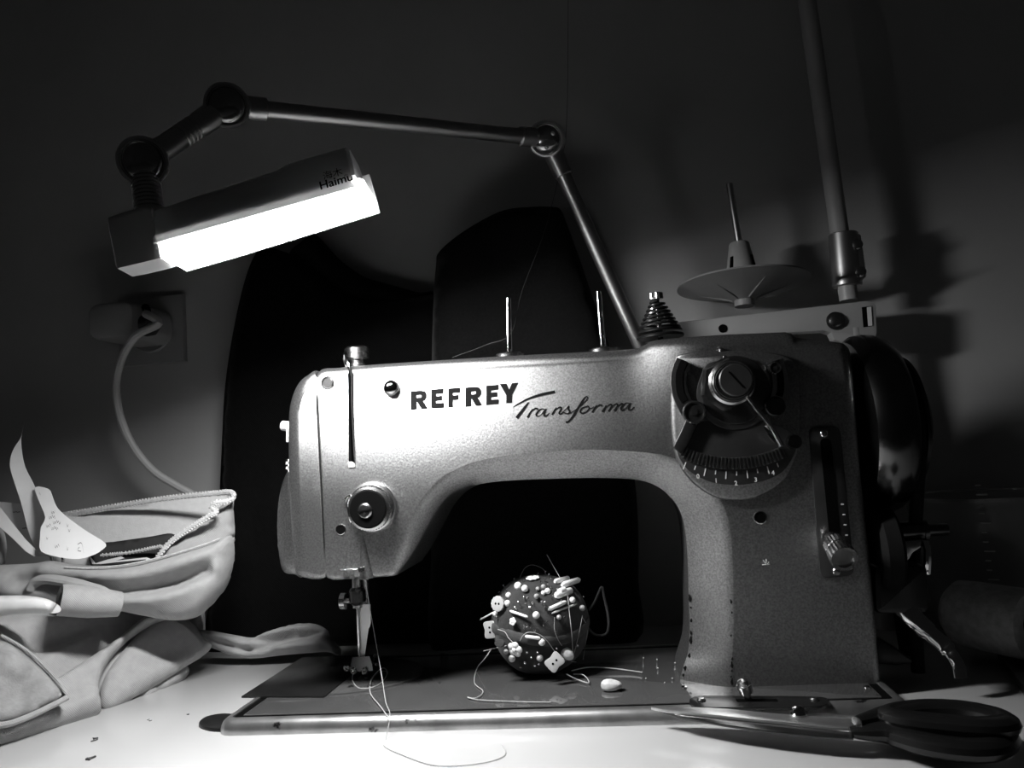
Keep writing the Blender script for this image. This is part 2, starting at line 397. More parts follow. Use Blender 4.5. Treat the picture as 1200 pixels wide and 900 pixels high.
# needle-lever slot in the front of the head with the take-up lever
sl_l = [front(408+k*.1, 437+k*10.9, .0005) for k in range(11)]; sl_r = [front(414+k*.15, 436+k*10.9, .0005) for k in range(11)]
mb = MB(); mb.loft([[a_, b_, b_-FN*.001, a_-FN*.001] for a_, b_ in zip(sl_l, sl_r)]); mb.build('take_up_slot', 'groove', SM)
mb = MB(); mb.prism([front(x, y, .0009) for x, y in ((408.5,541),(415.5,541),(416,547),(409,547.5))], FN, .001); mb.build('slot_stop', 'white_plastic', SM)
tl = catmull([front(414.5,540,.001), front(413,500,.002), front(412,460,.002), front(412.5,440,.003), front(409,424,.004), front(405,414,.001), front(402,419,-.003), front(402,428,-.008)], 5, False)
mb = MB(); mb.tube(tl, .0013, 8); mb.build('take_up_lever', 'chrome', SM)
# presser adjusting knob on top
o = at(419, 431, .095)
mb = MB(); mb.lathe(o, (0, 0, 1), [(.0075, -.004), (.0075, .003), (.0062, .0035), (.0062, .007), (.0105, .008), (.0105, .0115), (.0096, .012), (.0096, .0128), (.0105, .0134), (.0105, .0165), (.0085, .0182), (.001, .019)], 32)
mb.build('pressure_knob', 'steel', SM)
disc([(.0055, -.001), (.0055, .0012), (.0042, .0022), (.0042, .0016), (.0005, .0016)], 384.5, 449, 'face_screw', 'steel', SM, n=20)
sb = disc([(.0066, -.001), (.0066, .002), (.0062, .0045), (.0045, .0066), (.002, .0076), (.0002, .0078)], 459.5, 455, 'chrome_stud', 'chrome', SM)
# oil holes
for px, py, r in ((399.5, 620.5, .0042), (891, 606.5, .0048)):
    h = disc([(r, -.001), (r, .0006), (r*.86, .0008), (r*.82, .0002), (r*.8, -.001)], px, py, 'oil_hole_rim', 'steel', SM)
    mb = MB(); mb.lathe(front(px, py), FN, [(r*.84, -.001), (r*.84, .0004)], 24); mb.build('oil_hole', 'groove', h)
# upper thread tension dial
td = disc([(.0185, -.001), (.0195, .002), (.0185, .004), (.0172, .0045), (.0172, .007), (.001, .0071)], 437, 594, 'tension_dial', 'steel', SM, n=48)
mb = MB(); mb.lathe(front(437, 595, .006), FN, [(.0168, 0), (.0172, .001), (.0172, .0045), (.0150, .0052), (.0149, .006)], 96, ripple={1: .955, 2: .955}); mb.build('knurled_ring', 'steel', td)
mb = MB(); mb.lathe(front(437, 595, .0105), FN, [(.0150, 0), (.0150, .0012), (.0138, .0022), (.0006, .0022)], 48); mb.build('dial_cap', 'bakelite', td)
mb = MB(); mb.lathe(front(434, 597, .0122), FN, [(.0058, 0), (.0058, .0012), (.0046, .0024), (.0005, .0028)], 24); sc = mb.build('dial_screw', 'steel', td)
mb = MB(); mb.box(front(434, 597, .0149), (.0105, 0, .001), (0, .0006, 0), (-.0001, 0, .0012)); mb.build('screw_slot', 'groove', sc)
mb = MB(); mb.tube(catmull([front(404,588,.001), front(407,584,.004), front(414,580,.006), front(411,590,.007), front(413,606,.006), front(414,614,.003)], 5, False), .0009, 8); mb.build('check_spring', 'chrome', SM)
mb = MB(); mb.cyl(front(402, 666.5, .005), front(421, 666, .005), .0006); mb.build('thread_guide', 'chrome', SM)
mb = MB(); mb.lathe(front(425.5, 666, .0), FN, [(.0022, 0), (.0022, .006), (.0014, .007)], 14); mb.build('guide_screw', 'dark_steel', SM)
# side knob and side scale
mb = MB(); mb.cyl(at(347, 500, .075), at(330, 499, .075), .0042, bev=.0008); mb.build('side_knob', 'white_plastic', SM)
for z0, z1, nm in ((507, 518, 'bar'), (538, 553, 'letter')):
    mb = MB()
    if nm == 'bar': mb.prism(pp([(335.5,z0-5),(338,z0-5),(342,z0),(342,z1),(335.5,z1)], .07), FN, .002)
    else:
        for q in ((335,538,337.5,553),(335,538,342,541),(335,544,342,547),(335,550,342,553)):
            mb.prism(pp([(q[0],q[1]),(q[2],q[1]),(q[2],q[3]),(q[0],q[3])], .07), FN, .002)
    mb.build('side_scale_mark', 'print_white', SM)
# needle bar, clamp, presser bar and foot
NB = .100
def nb(px, py): return at(px, py, NB)
mb = MB(); mb.cyl(nb(417.5, 660), nb(419, 712), .0042); mb.build('needle_bar', 'steel', SM)
nc = MB(); nc.lathe(nb(418.5, 692), (0, 0, -1), [(.0052, -.003), (.0072, 0), (.0072, .009), (.0045, .012)], 24); nco = nc.build('needle_clamp', 'dark_steel', SM)
mb = MB(); mb.lathe(nb(414, 704), V(-1, 0, .02), [(.0025, 0), (.0025, .006), (.0072, .0062), (.0072, .0105), (.006, .0112)], 28, ripple={2: .93, 3: .93}); mb.build('clamp_screw', 'steel', nco)
mb = MB(); mb.tube([nb(419, 712), nb(419.5, 730), nb(421, 770), nb(421.5, 788)], [.0012, .0011, .0008, .0003], 10); mb.build('needle', 'chrome', SM)
mb = MB(); mb.cyl(at(426, 655, .112), at(427, 729, .112), .0052); mb.build('presser_bar', 'steel', SM)
pf = MB(); pf.loft([[at(x, y, NB+.006+dy) for x, dy in ((l_, -.004), (r_, -.004), (r_, .006), (l_, .006))] for l_, r_, y in ((418,434,708),(418,434.5,730),(419,433.5,734),(421,432,737),(421,430,750),(420,427.5,769))])
pfo = pf.build('presser_foot', 'blade_steel', SM, ang=50)
mb = MB(); mb.loft([[at(x, y, NB+dy) for x, y, dy in q] for q in (
    [(413,770,-.002),(433,769,-.002),(433,769,.008),(413,770,.008)], [(411,779,-.006),(436,778,-.006),(436,778,.010),(411,779,.010)],
    [(409,787,-.010),(437,786,-.010),(437,786,.010),(409,787,.010)])]); mb.build('foot_sole', 'steel', pfo, ang=20)
for px, py, r_ in ((406, 783, .0026), (415, 786, .0030), (428, 786, .0032)):
    mb = MB(); mb.ball(at(px, py, NB-.010), r_, axis=(.5 if px < 410 else .15, -1, -.15), sq=1.7); mb.build('foot_toe', 'steel', pfo)
mb = MB(); mb.tube([at(436,778,NB), at(439,768,NB-.002), at(444,770,NB-.004)], .0012, 8); mb.build('foot_wire', 'chrome', pfo)

rc = random.Random(3)
def chip(o, n, r):
    u, v = perp(n); k = rc.uniform(0, 6); st = rc.uniform(1.2, 2.6)
    mb = MB(); mb.prism([o+(u*math.cos(t)*r*(1+.35*math.sin(3*t+k))*.6+v*math.sin(t)*r*st*(1+.3*math.cos(2*t+k))*.6) for t in np.linspace(0, 2*math.pi, 13)[:-1]], n, .0004); mb.build('paint_chip', 'print_black', SM, smooth=False)
for py in (705, 718, 745, 772, 779, 786, 793, 799): chip(at(857.5+rc.uniform(-1.5, 1), py, YF)+FN*.0004, V(-.25, -1, 0), rc.uniform(.0007, .0016))
for py, ox in ((701, 807), (712, 807.5), (727, 808), (741, 808), (750, 808), (768, 806), (783, 801), (791, 799)): chip(at(ox+rc.uniform(.8, 2.2), py, YF+.0205)+V(-.0002, -.0006, 0), V(-.55, -1, 0), rc.uniform(.0008, .0018))
# --- lettering (printed on the arm)
def poly_print(polys, h=.00025):
    mb = MB()
    for P in polys: mb.prism([front(x, y, h) for x, y in P], FN, .0004)
    return mb
def letter(ch):
    B = {'R': [[(0,0),(3.6,0),(3.6,12),(0,12)], [(3.5,12),(6.6,12),(6.6,9.2),(3.5,9.2)], [(6.4,12),(8.8,11.3),(9.9,9.6),(9.9,7.2),(8.8,5.4),(6.4,4.7),(6.4,7.4),(6.8,8.3),(6.4,9.3)], [(3.5,7.4),(6.6,7.4),(6.6,4.7),(3.5,4.7)], [(3.9,4.8),(7.6,5.2),(10.6,0),(6.7,0)]],
         'E': [[(0,0),(3.7,0),(3.7,12),(0,12)], [(3.6,12),(9.4,12),(9.4,9),(3.6,9)], [(3.6,7.5),(8.4,7.5),(8.4,4.7),(3.6,4.7)], [(3.6,3),(9.7,3),(9.7,0),(3.6,0)]],
         'F': [[(0,0),(3.7,0),(3.7,12),(0,12)], [(3.6,12),(9.6,12),(9.6,9),(3.6,9)], [(3.6,7.4),(8.6,7.4),(8.6,4.5),(3.6,4.5)]],
         'Y': [[(3.4,0),(7.1,0),(7.1,5),(3.4,5)], [(3.4,4.9),(7.1,4.9),(5.2,8.4),(3.5,12),(-.7,12)], [(3.4,4.8),(7.1,4.9),(11,12),(7,12),(5.2,8.2)]]}
    return B[ch]
mb = MB()
for ch, (bx, by, wd, ht) in zip('REFREY', ((481.5,480,18.5,21.5),(505.5,478.5,15,22),(525.5,477.5,14,22.3),(545.5,476.5,18.5,22.3),(570,474.5,15,22.5),(587,473,18.5,23))):
    for P in letter(ch):
        pts = []
        for gx, gy in P:
            x = bx+gx/10*wd; y = by-gy/12*ht - gx/10*wd*.075
            pts.append(front(x, y, .00025))
        mb.prism(pts, FN, .0005)
mb.build('maker_lettering', 'print_black', SM, smooth=False)
def zp(x, y): return (460+x/3.871, 430+y/3.871)
def ribbon(mb, pts, wd):
    P = catmull([V(*p) for p in pts], 6, False); n = len(P); L = []; Rr = []
    for i, p in enumerate(P):
        t = unit(P[min(i+1, n-1)]-P[max(i-1, 0)]+1e-9); q = V(-t[1], t[0])
        f = i/(n-1); k = wd if not hasattr(wd, '__len__') else np.interp(f, np.linspace(0, 1, len(wd)), wd)
        L.append(p+q*k/2); Rr.append(p-q*k/2)
    ring = [front(*zp(*a), .0003) for a in L], [front(*zp(*a), .0003) for a in Rr]
    i0 = mb.add(ring[0]); i1 = mb.add(ring[1])
    for i in range(n-1): mb.f.append((i0[i], i0[i+1], i1[i+1], i1[i]))
mb = MB()
ribbon(mb, [(545,184),(575,165),(620,143),(680,124),(737,113)], [2,5,9,12,13])
ribbon(mb, [(618,160),(600,184),(580,210),(563,232)], [5,11,13,14])
ribbon(mb, [(612,230),(622,212),(636,190)], [9,8,5]); ribbon(mb, [(622,214),(634,198),(648,188),(661,192)], [3,4,7,9])
def script_a(x, y):
    ribbon(mb, [(x+44,y-28),(x+28,y-34),(x+10,y-22),(x+2,y-8),(x+8,y),(x+22,y-6),(x+40,y-28)], [5,4,7,9,6,3,5])
    ribbon(mb, [(x+48,y-34),(x+38,y-14),(x+38,y-2),(x+50,y-4),(x+62,y-16)], [7,8,7,5,3])
script_a(650, 224)
ribbon(mb, [(724,217),(736,196),(744,184)], [9,8,5]); ribbon(mb, [(730,206),(746,190),(760,182),(766,190),(756,208),(762,214),(778,204)], [3,4,7,8,8,6,3])
ribbon(mb, [(770,206),(790,188),(800,178),(798,190),(804,204),(794,212),(778,208)], [3,4,6,9,9,6,5])
ribbon(mb, [(803,212),(836,190),(868,162),(884,142),(880,134),(866,146),(848,176),(826,212),(806,240),(790,252),(788,246)], [3,4,4,4,4,6,9,10,9,7,4])
ribbon(mb, [(880,180),(862,186),(852,200),(860,210),(878,204),(892,188),(886,178),(876,182)], [5,7,9,7,5,6,5,4]); ribbon(mb, [(888,184),(902,188),(914,180)], [3,4,3])
ribbon(mb, [(906,207),(916,190),(926,174)], [9,8,5]); ribbon(mb, [(914,194),(928,180),(940,172),(952,177)], [3,4,7,9])
for k in range(3): ribbon(mb, [(952+k*27,204-k*2),(962+k*27,188-k*2),(970+k*27,174-k*2)], [9,8,5])
for k in range(2): ribbon(mb, [(958+k*27,194-k*2),(974+k*27,178-k*2),(990+k*27,169-k*2),(994+k*27,178-k*2)], [3,4,7,8])
ribbon(mb, [(1012,190),(1028,174),(1040,166),(1045,174),(1036,190),(1042,196),(1052,188)], [3,4,7,8,8,6,3])
script_a(1034, 197)
mb.build('model_lettering', 'print_black', SM, smooth=False, recalc=False)

# --- spool pins on the arm
for bx, by, tx, ty in ((597, 417, 595.5, 349), (707, 411, 701, 341)):
    o = at(bx, by-1, .10); t = at(tx, ty, .10)
    mb = MB(); mb.lathe(o, (0, 0, 1), [(.012, -.006), (.0125, .0), (.0115, .0012), (.004, .002), (.003, .003)], 32); sp = mb.build('spool_base', 'steel', SM)
    mb = MB(); mb.cyl(o, t, .0026, .0024, bev=.0006); mb.build('spool_pin', 'chrome', SM)
# --- conical spring post
o = at(774, 396, .085); ax = unit(at(769, 347, .085)-o)
mb = MB(); mb.cyl(o-ax*.006, o+ax*.034, .0022); mb.build('tension_post', 'dark_steel', SM)
mb = MB(); pts = []; rad = []
u, v = perp(ax)
for i in range(0, 7*16+1):
    f = i/(7*16); r = .0165*(1-f)+.0045*f; a = 2*math.pi*7*f; pts.append(o+ax*(.007+.023*f)+(u*math.cos(a)+v*math.sin(a))*r)
mb.tube(pts, .0012, 7); mb.build('conical_spring', 'dark_steel', SM)
for h, r in ((.0005, .0185), (.0048, .0175)):
    mb = MB(); mb.lathe(o, ax, [(.003, h), (r, h-.0006), (r+.0006, h+.0004), (r, h+.0016), (.003, h+.0022)], 36); mb.build('tension_disc', 'black_metal', SM)
mb = MB(); mb.lathe(o, ax, [(.0050, .0315), (.0056, .032), (.0056, .0365), (.005, .037)], 36, ripple={1: .92, 2: .92}); mb.build('knurled_nut', 'steel', SM)
# --- stitch width dial on the pillar
boss = catmull([(791,424),(800,415),(850,411),(905,414),(930,424),(936,445),(937,490),(934,530),(918,562),(890,581),(862,586),(834,581),(808,562),(792,535),(787,500),(787,455)], 5)
mb = MB(); mb.prism([front(x, y, .0045) for x, y in boss], FN, .007, .003); ds = mb.build('dial_boss', 'enamel', SM)
def fplate(name, matn, parent, pts, h, th, bev=.0004, k=0):
    if k: pts = catmull([V(*p) for p in pts], k)
    mb = MB(); mb.prism([front(x, y, h) for x, y in pts], FN, th, bev); return mb.build(name, matn, parent)
def arc(cx, cy, r, a0, a1, n): return [(cx+r*math.cos(math.radians(a0+(a1-a0)*i/n)), cy+r*math.sin(math.radians(a0+(a1-a0)*i/n))) for i in range(n+1)]
fplate('scale_plate', 'dial_plate', SM, catmull([V(*p) for p in ((793,526),(800,544),(815,557),(838,566),(864,568),(890,564),(912,555),(925,540),(934,516),(927,508),(908,498),(880,492),(850,494),(820,494),(802,504))], 4), .0056, .002)
# cam hub and knob
hub = fplate('dial_hub', 'dark_steel', SM, arc(860, 458, 40, 0, 350, 30), .0075, .004, .001)
fplate('hub_flange', 'dial_plate', SM, catmull([V(*p) for p in [(824,432),(838,424),(860,421),(884,428),(898,450),(900,480),(880,500),(850,503),(826,490),(815,465)]], 4), .0065, .003, .0008)
nut = MB(); nut.lathe(front(849, 452, .007), FN, [(.019, 0), (.020, .002), (.018, .008)], 6, a0=.35); nut.build('hex_collar', 'dark_steel', SM, ang=20)
kb = disc([(.0150, .010), (.0165, .012), (.0165, .016), (.0150, .017), (.0150, .0205), (.0138, .0225), (.0128, .0225), (.0122, .0218), (.0005, .0218)], 854, 450, 'dial_knob', 'steel', SM, n=40)
mb = MB(); mb.lathe(front(857, 448, .0305), FN, [(.0118, -.010), (.0118, -.0082), (.0110, -.0076), (.0004, -.0076)], 36); mb.build('knob_cap', 'dial_plate', kb)
mb = MB(); mb.box(front(857, 448, .0231), (.009, 0, -.012), (0, .0004, 0), (.0005, 0, .0005)); mb.build('knob_line', 'groove', kb)
# pointer lever
lv = catmull([front(866,460,.018), front(878,476,.017), front(893,494,.016), front(903,508,.014), front(911,522,.012)], 5, False)
mb = MB(); mb.tube(lv, [.0026]*6+[.0030]*(len(lv)-12)+[.0036]*6, 10, sx=1.0, sy=.6); mb.build('pointer_lever', 'chrome', SM)
mb = MB(); mb.tube([front(892,500,.013), front(897,508,.013), front(905,517,.012)], [.0012,.002,.0024], 8); mb.build('pointer_tip', 'chrome', SM)
# slotted limiters
def band(cl, wd): 
    P = catmull([V(*p) for p in cl], 5, False); L = []; Rr = []
    for i, p in enumerate(P):
        t = unit(P[min(i+1, len(P)-1)]-P[max(i-1, 0)]); q = V(-t[1], t[0]); L.append(p+q*wd/2); Rr.append(p-q*wd/2)
    return L+Rr[::-1]
for cl in ([(801,424),(795,440),(796,460),(806,482),(812,486)], [(906,424),(911,440),(912,456),(908,474),(905,482)]):
    ln = fplate('limit_link', 'steel' if cl[0][0] > 850 else 'dark_steel', SM, band(cl, 19), .0085, .003, .0008)
    sl_ = fplate('limit_slot', 'groove', ln, band([cl[0], cl[1], cl[2], ((cl[2][0]+cl[3][0])/2, (cl[2][1]+cl[3][1])/2)], 8), .0090, .0008, 0)
for px, py, r in ((812, 484, .0086), (905, 477, .0072), (927, 518, .0052), (905, 433, .0045)):
    sc = disc([(r, .004), (r, .0115), (r*.9, .0125), (r*.8, .0125), (r*.76, .0117), (r*.3, .0117), (r*.28, .0125), (.0003, .0125)], px, py, 'limit_screw', 'dark_steel', SM, n=28)
fplate('limit_finger', 'dark_steel', SM, [(804,490),(818,495),(806,520),(797,533),(788,524),(796,508)], .0095, .004, .0012)
# toothed sector
fplate('toothed_sector', 'dial_plate', SM, arc(857, 408, 142, 64, 115, 24)+arc(857, 408, 128, 115, 64, 24), .0065, .002, .0004)
tp = ds
mbs = MB()
for i in range(27):
    a = math.radians(66+48*i/26); ca, sa = math.cos(a), math.sin(a)
    q = [(857+r*ca-s_*sa*1.1, 408+r*sa+s_*ca*1.1) for r, s_ in ((128.5,-1),(141.5,-1),(141.5,1),(128.5,1))]
    mb = MB(); mb.prism([front(x, y, .0077) for x, y in q], FN, .0014, .0003); mb.build('sector_tooth', 'steel', SM)
mb = MB()
for i, a in enumerate(np.linspace(69, 112, 10)):
    a = math.radians(a); r0, r1 = 144, (153 if i % 2 else 149)
    ca, sa = math.cos(a), math.sin(a)
    mb.prism([front(857+r*ca-s_*sa*.55, 408+r*sa+s_*ca*.55, .0058) for r, s_ in ((r0,-1),(r1,-1),(r1,1),(r0,1))], FN, .0004)
mb.build('scale_ticks', 'print_white', SM, smooth=False)
def text_mesh(body, name, matn, parent, pl, size, shear=0.0, rot=0.0, h=.0002, ex=.0001, w=1.0):
    cu = bpy.data.curves.new(name, 'FONT'); cu.body = body; cu.size = size; cu.offset = size*(.02 if body.isascii() else 0.0); cu.extrude = 0; cu.shear = shear; cu.align_x = 'CENTER'; cu.align_y = 'CENTER'; cu.resolution_u = 3
    ob = bpy.data.objects.new(name, cu); COL.objects.link(ob); bpy.context.view_layer.update()
    me = bpy.data.meshes.new_from_object(ob.evaluated_get(bpy.context.evaluated_depsgraph_get()))
    bpy.data.objects.remove(ob)
    mb = MB(); c, s = math.cos(rot), math.sin(rot)
    ids = mb.add([pl.pt(v.co.x*w*c-v.co.y*s, v.co.x*w*s+v.co.y*c, h) for v in me.vertices])
    mb.f = [tuple(p.vertices) for p in me.polygons]
    bpy.data.meshes.remove(me)
    return mb.build(name, matn, parent, smooth=False, recalc=False) if mb.f else None
for i, (px, py) in enumerate(((817,558),(838,563),(861,566),(884,562),(904,554))):
    text_mesh(str(i), 'scale_number', 'print_white', SM, Plane(front(px, py, .0056), FN), .0045)
# --- stitch length plate on the pillar
def quad(x0, y0, x1, y1, x2, y2, x3, y3, r):   # rounded quad in px
    C4 = [V(x0,y0), V(x1,y1), V(x2,y2), V(x3,y3)]; out = []
    for i in range(4):
        p, a, b = C4[i], unit(C4[i-1]-C4[i]), unit(C4[(i+1) % 4]-C4[i])
        for t in np.linspace(0, 1, 6): out.append((p+a*r)*(1-t)**2 + p*2*t*(1-t) + (p+b*r)*t*t)
    return out
lp = fplate('length_plate', 'dial_plate', SM, quad(947,500,984,499,1001,674,961,678, 10), .0016, .0024, .0005)
fplate('length_slot', 'groove', lp, quad(960,514,973,514,984,626,971,627, 6), .0019, .0008, 0)
for px, py in ((965,508),(979.5,669)):
    mb = MB(); mb.lathe(front(px, py, .0014), FN, [(.0028,0),(.0028,.0008),(.002,.0016),(.0003,.0018)], 18); mb.build('plate_screw', 'steel', lp)
mb = MB()
for i in range(5): mb.prism([front(x, y, .0019) for x, y in ((985+i*1.6,590+i*12),(988+i*1.6,590+i*12),(988+i*1.6,591.5+i*12),(985+i*1.6,591.5+i*12))], FN, .0003)
mb.build('length_ticks', 'print_white', lp, smooth=False)
a = front(973, 630, .002); b = at(989, 654, YF-.030)
mb = MB(); mb.lathe(a, b-a, [(.005, 0), (.0062, .003), (.0062, .008), (.0085, .010), (.0085, .018), (.0078, .0185), (.0078, .0205), (.0090, .021), (.0094, .030), (.0088, .032), (.0062, .032), (.006, .030), (.0003, .030)], 48, ripple={3: .93, 4: .93, 7: .94, 8: .94}); mb.build('length_knob', 'steel', SM, ang=25)
# small screws on the pillar top
for px, py in ((845,411),(849,419),(852,425)):
    mb = MB(); mb.lathe(front(px, py, .002), FN, [(.002,-.004),(.002,.001),(.0012,.002),(.0002,.0022)], 14); mb.build('oil_cup', 'steel', SM)
# top cover lip of the pillar
mb = MB(); mb.prism([at(x, y, .07) for x, y in ((762,402),(776,397),(850,392),(921,389),(931,394),(931,398),(850,397),(776,402))], FN, .05, .001); mb.build('top_cover', 'black_metal', SM)
# --- hand wheel, pulley, belt, bobbin winder
WC = at(1026, 496, .10); X = V(1, 0, 0)
def wx(px): return at(px, 496, .10)[0]-WC[0]
hw = MB(); hw.lathe(WC, X, [(.012, wx(988)), (.058, wx(992)), (.0655, wx(996)), (.0700, wx(1006)), (.0708, wx(1016)), (.0700, wx(1026)), (.0675, wx(1036)), (.064, wx(1042)), (.050, wx(1043)), (.02, wx(1043))], 72)
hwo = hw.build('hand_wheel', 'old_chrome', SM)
mb = MB(); mb.lathe(WC, X, [(.0700, wx(1027)), (.0715, wx(1028)), (.0700, wx(1038)), (.064, wx(1043)), (.060, wx(1043))], 72); 
pu = MB(); pu.lathe(WC, X, [(.02, wx(1040)), (.047, wx(1042)), (.0505, wx(1046)), (.0505, wx(1049)), (.042, wx(1053)), (.0505, wx(1057)), (.0505, wx(1061)), (.047, wx(1063)), (.01, wx(1063))], 64)
pu.build('belt_pulley', 'black_metal', SM)
mb = MB(); mb.lathe(WC, X, [(.01, wx(1060)), (.036, wx(1062)), (.036, wx(1070)), (.0335, wx(1073)), (.01, wx(1074))], 72, ripple={1: .975, 2: .975}); mb.build('clutch_knob', 'black_metal', SM)
mb = MB(); mb.cyl(WC+X*wx(970), WC+X*wx(1045), .014); mb.build('wheel_shaft', 'steel', SM)
bx = WC[0]+wx(1053)
belt = [V(bx, .10-.044*math.cos(t), WC[2]+.044*math.sin(t)) for t in np.linspace(-.25, math.pi+.25, 30)]
belt = [V(bx-.013, .082, TZ+.0055)] + [V(bx-.010, .078, .07)] + belt + [V(bx-.006, .135, .06), V(bx-.006, .125, TZ+.0055)]
mb = MB(); mb.tube(belt, .0050, 8, ref=(1, 0, 0)); mb.build('drive_belt', 'black_rubber', SM)
# bobbin winder
WB = at(1034, 642, .075)
mb = MB(); mb.lathe(WB, X, [(.004, -.010), (.030, -.009), (.0335, -.006), (.0335, .004), (.030, .007), (.004, .008)], 48); bw = mb.build('winder_wheel', 'black_rubber', SM)
mb = MB(); mb.lathe(at(1040, 624, .07), X, [(.007, 0), (.007, .024), (.0078, .0242), (.0078, .027), (.0045, .0275), (.0045, .041), (.004, .042)], 28); mb.build('winder_spindle', 'dark_steel', SM)
mb = MB(); mb.prism(catmull([V(*at(x, y, .06)) for x, y in ((1053,650),(1054,640),(1058,635),(1072,633),(1083,633),(1085,638),(1078,643),(1070,648),(1064,657),(1053,660))], 3), FN, .014, .001); mb.build('winder_bracket', 'steel', SM)
mb = MB(); mb.tube([at(1084,634,.06), at(1087,645,.058), at(1087,658,.058), at(1086,672,.06)], .0026, 8); mb.build('winder_latch', 'chrome', SM)
mb = MB(); mb.prism([at(x, y, .055) for x, y in quad(1024,664,1088,662,1090,720,1026,720, 9)], FN, .06, .004); mb.build('winder_housing', 'black_metal', SM)
# knee-lifter lever
lev = [at(1058,712,.06), at(1072,726,.055), at(1090,743,.05), at(1107,757,.045), at(1116,768,.04), at(1123,780,.037), at(1126,795,.035)]
mb = MB(); mb.tube(catmull(lev, 5, False), [.0072]*10+[.006]*8+[.0045]*(31-18), 10, sx=1, sy=.45, ref=(.4, 0, 1)); mb.build('hook_lever', 'chrome', SM)
mb = MB(); mb.prism([at(x, y, .08) for x, y in ((1028,748),(1046,757),(1068,772),(1071,777),(1050,780),(1028,778))], FN, .02, .001); mb.build('rear_wedge', 'black_metal', SM)
# --- regulator plate on the bed
def zplate(name, matn, parent, pts, z, th, bev=.0004):
    mb = MB(); mb.prism([onz(x, y, z) for x, y in pts], (0, 0, 1), th, bev); return mb.build(name, matn, parent)
rg = zplate('regulator_plate', 'dark_steel', SM, catmull([V(*p) for p in ((808,820),(818,815.5),(860,815),(955,816),(970,820),(966,826),(940,828),(830,828.5),(812,826))], 4), .0016, .002)
zplate('regulator_slot', 'groove', rg, quad(862,819,910,819,912,821.5,864,822, 1), .0019, .0008, 0)
for px, py in ((822,821.5),(955,821)):
    mb = MB(); mb.lathe(onz(px, py, .0012), (0, 0, 1), [(.003,0),(.003,.0012),(.002,.002),(.0003,.0022)], 16); mb.build('plate_screw', 'steel', rg)
a = onz(877, 819, .002); d = unit(V(-.25, -.12, 1))
mb = MB(); mb.lathe(a, d, [(.0025,0),(.0025,.004),(.0048,.0045),(.0052,.009),(.0052,.010),(.004,.0105),(.0036,.013),(.001,.0142)], 30, ripple={2: .92, 3: .92}); mb.build('regulator_knob', 'steel', SM)
for px, py in ((802,806),(1016,806)):
    mb = MB(); mb.lathe(onz(px, py, 0), (0, 0, 1), [(.002,-.001),(.002,.001),(.0008,.0016)], 12); mb.build('bed_rivet', 'chrome', SM)
for px, py in ((491,800),(515,800)):
    mb = MB(); mb.lathe(onz(px, py, 0), (0, 0, 1), [(.0012,-.001),(.0012,.0004),(.0006,.0006)], 10); mb.build('bed_rivet', 'steel', SM)

# ================================================================== CLAMP LAMP
LP = thing('task_lamp', 'swing-arm task lamp with glowing white tube head, clamped behind the sewing machine', 'lamp', V(.44, .235, TZ))
J2 = at(641, 163, .135); J1 = at(267, 124, -.020); J0 = at(168, 189, -.054)
PA = at(757, 420, .185); pdir = unit(PA-J2); PB = J2+pdir*((TZ+.012-J2[2])/pdir[2])
mb = MB(); mb.cyl(V(PB[0], PB[1], TZ), V(PB[0], PB[1], TZ+.024), .018, bev=.002); mb.build('clamp_base', 'lamp_metal', LP)
mb = MB(); mb.tube([PB, PB*.5+J2*.5, J2-unit(J2-PB)*.012], .0068, 20); mb.build('lower_arm', 'lamp_metal', LP)
mb = MB(); mb.cyl(J2+unit(PB-J2)*.008, J2+unit(PB-J2)*.036, .0092, .0085, bev=.0008); mb.build('arm_ferrule', 'lamp_metal', LP)
d12 = unit(J1-J2)
mb = MB(); mb.cyl(J2+d12*.010, J1-d12*.010, .0066); mb.build('upper_arm', 'lamp_metal', LP)
for a, s in ((J2, 1), (J1, -1)):
    mb = MB(); mb.cyl(a+d12*s*.010, a+d12*s*.028, .0088, bev=.0006); mb.build('arm_ferrule', 'lamp_metal', LP)
def joint(o, r, th, name):
    ax = unit(CAM-o+V(-.05, 0, .03)); 
    mb = MB(); mb.lathe(o-ax*th*.5, ax, [(r*.8, 0), (r, th*.12), (r, th*.9), (r*.96, th), (r*.86, th*1.02), (r*.82, th*.94), (r*.1, th*.94)], 40); j = mb.build(name, 'lamp_metal', LP)
    mb = MB(); mb.lathe(o+ax*th*.43, ax, [(r*.8, 0), (r*.74, r*.12), (r*.55, r*.24), (r*.3, r*.31), (r*.02, r*.34)], 32); mb.build('joint_cap', 'lens', j)
    for k in range(3 if name == 'bolted_joint' else 0):
        t = 2*math.pi*k/3+.5; u, v = perp(ax); q = o+ax*(th*.46+r*.2)+(u*math.cos(t)+v*math.sin(t))*r*.45
        mb = MB(); mb.ball(q, r*.12, axis=ax, sq=.7); mb.build('cap_bolt', 'lamp_metal', j)
joint(J0, .0170, .021, 'knuckle_joint'); joint(J1, .0165, .021, 'knuckle_joint'); joint(J2, .0165, .022, 'bolted_joint')
d01 = unit(J1-J0)
L01 = np.linalg.norm(J1-J0); prof = [(.0085, .010), (.0085, L01*.42)]
for k in range(4): h = L01*(.44+.045*k); prof += [(.0078, h), (.0088, h+.0006), (.0088, h+.0016), (.0078, h+.0022)]
prof += [(.0092, L01*.66), (.0092, L01-.011)]
mb = MB(); mb.lathe(J0, d01, prof, 28); mb.build('swivel_link', 'lamp_metal', LP)
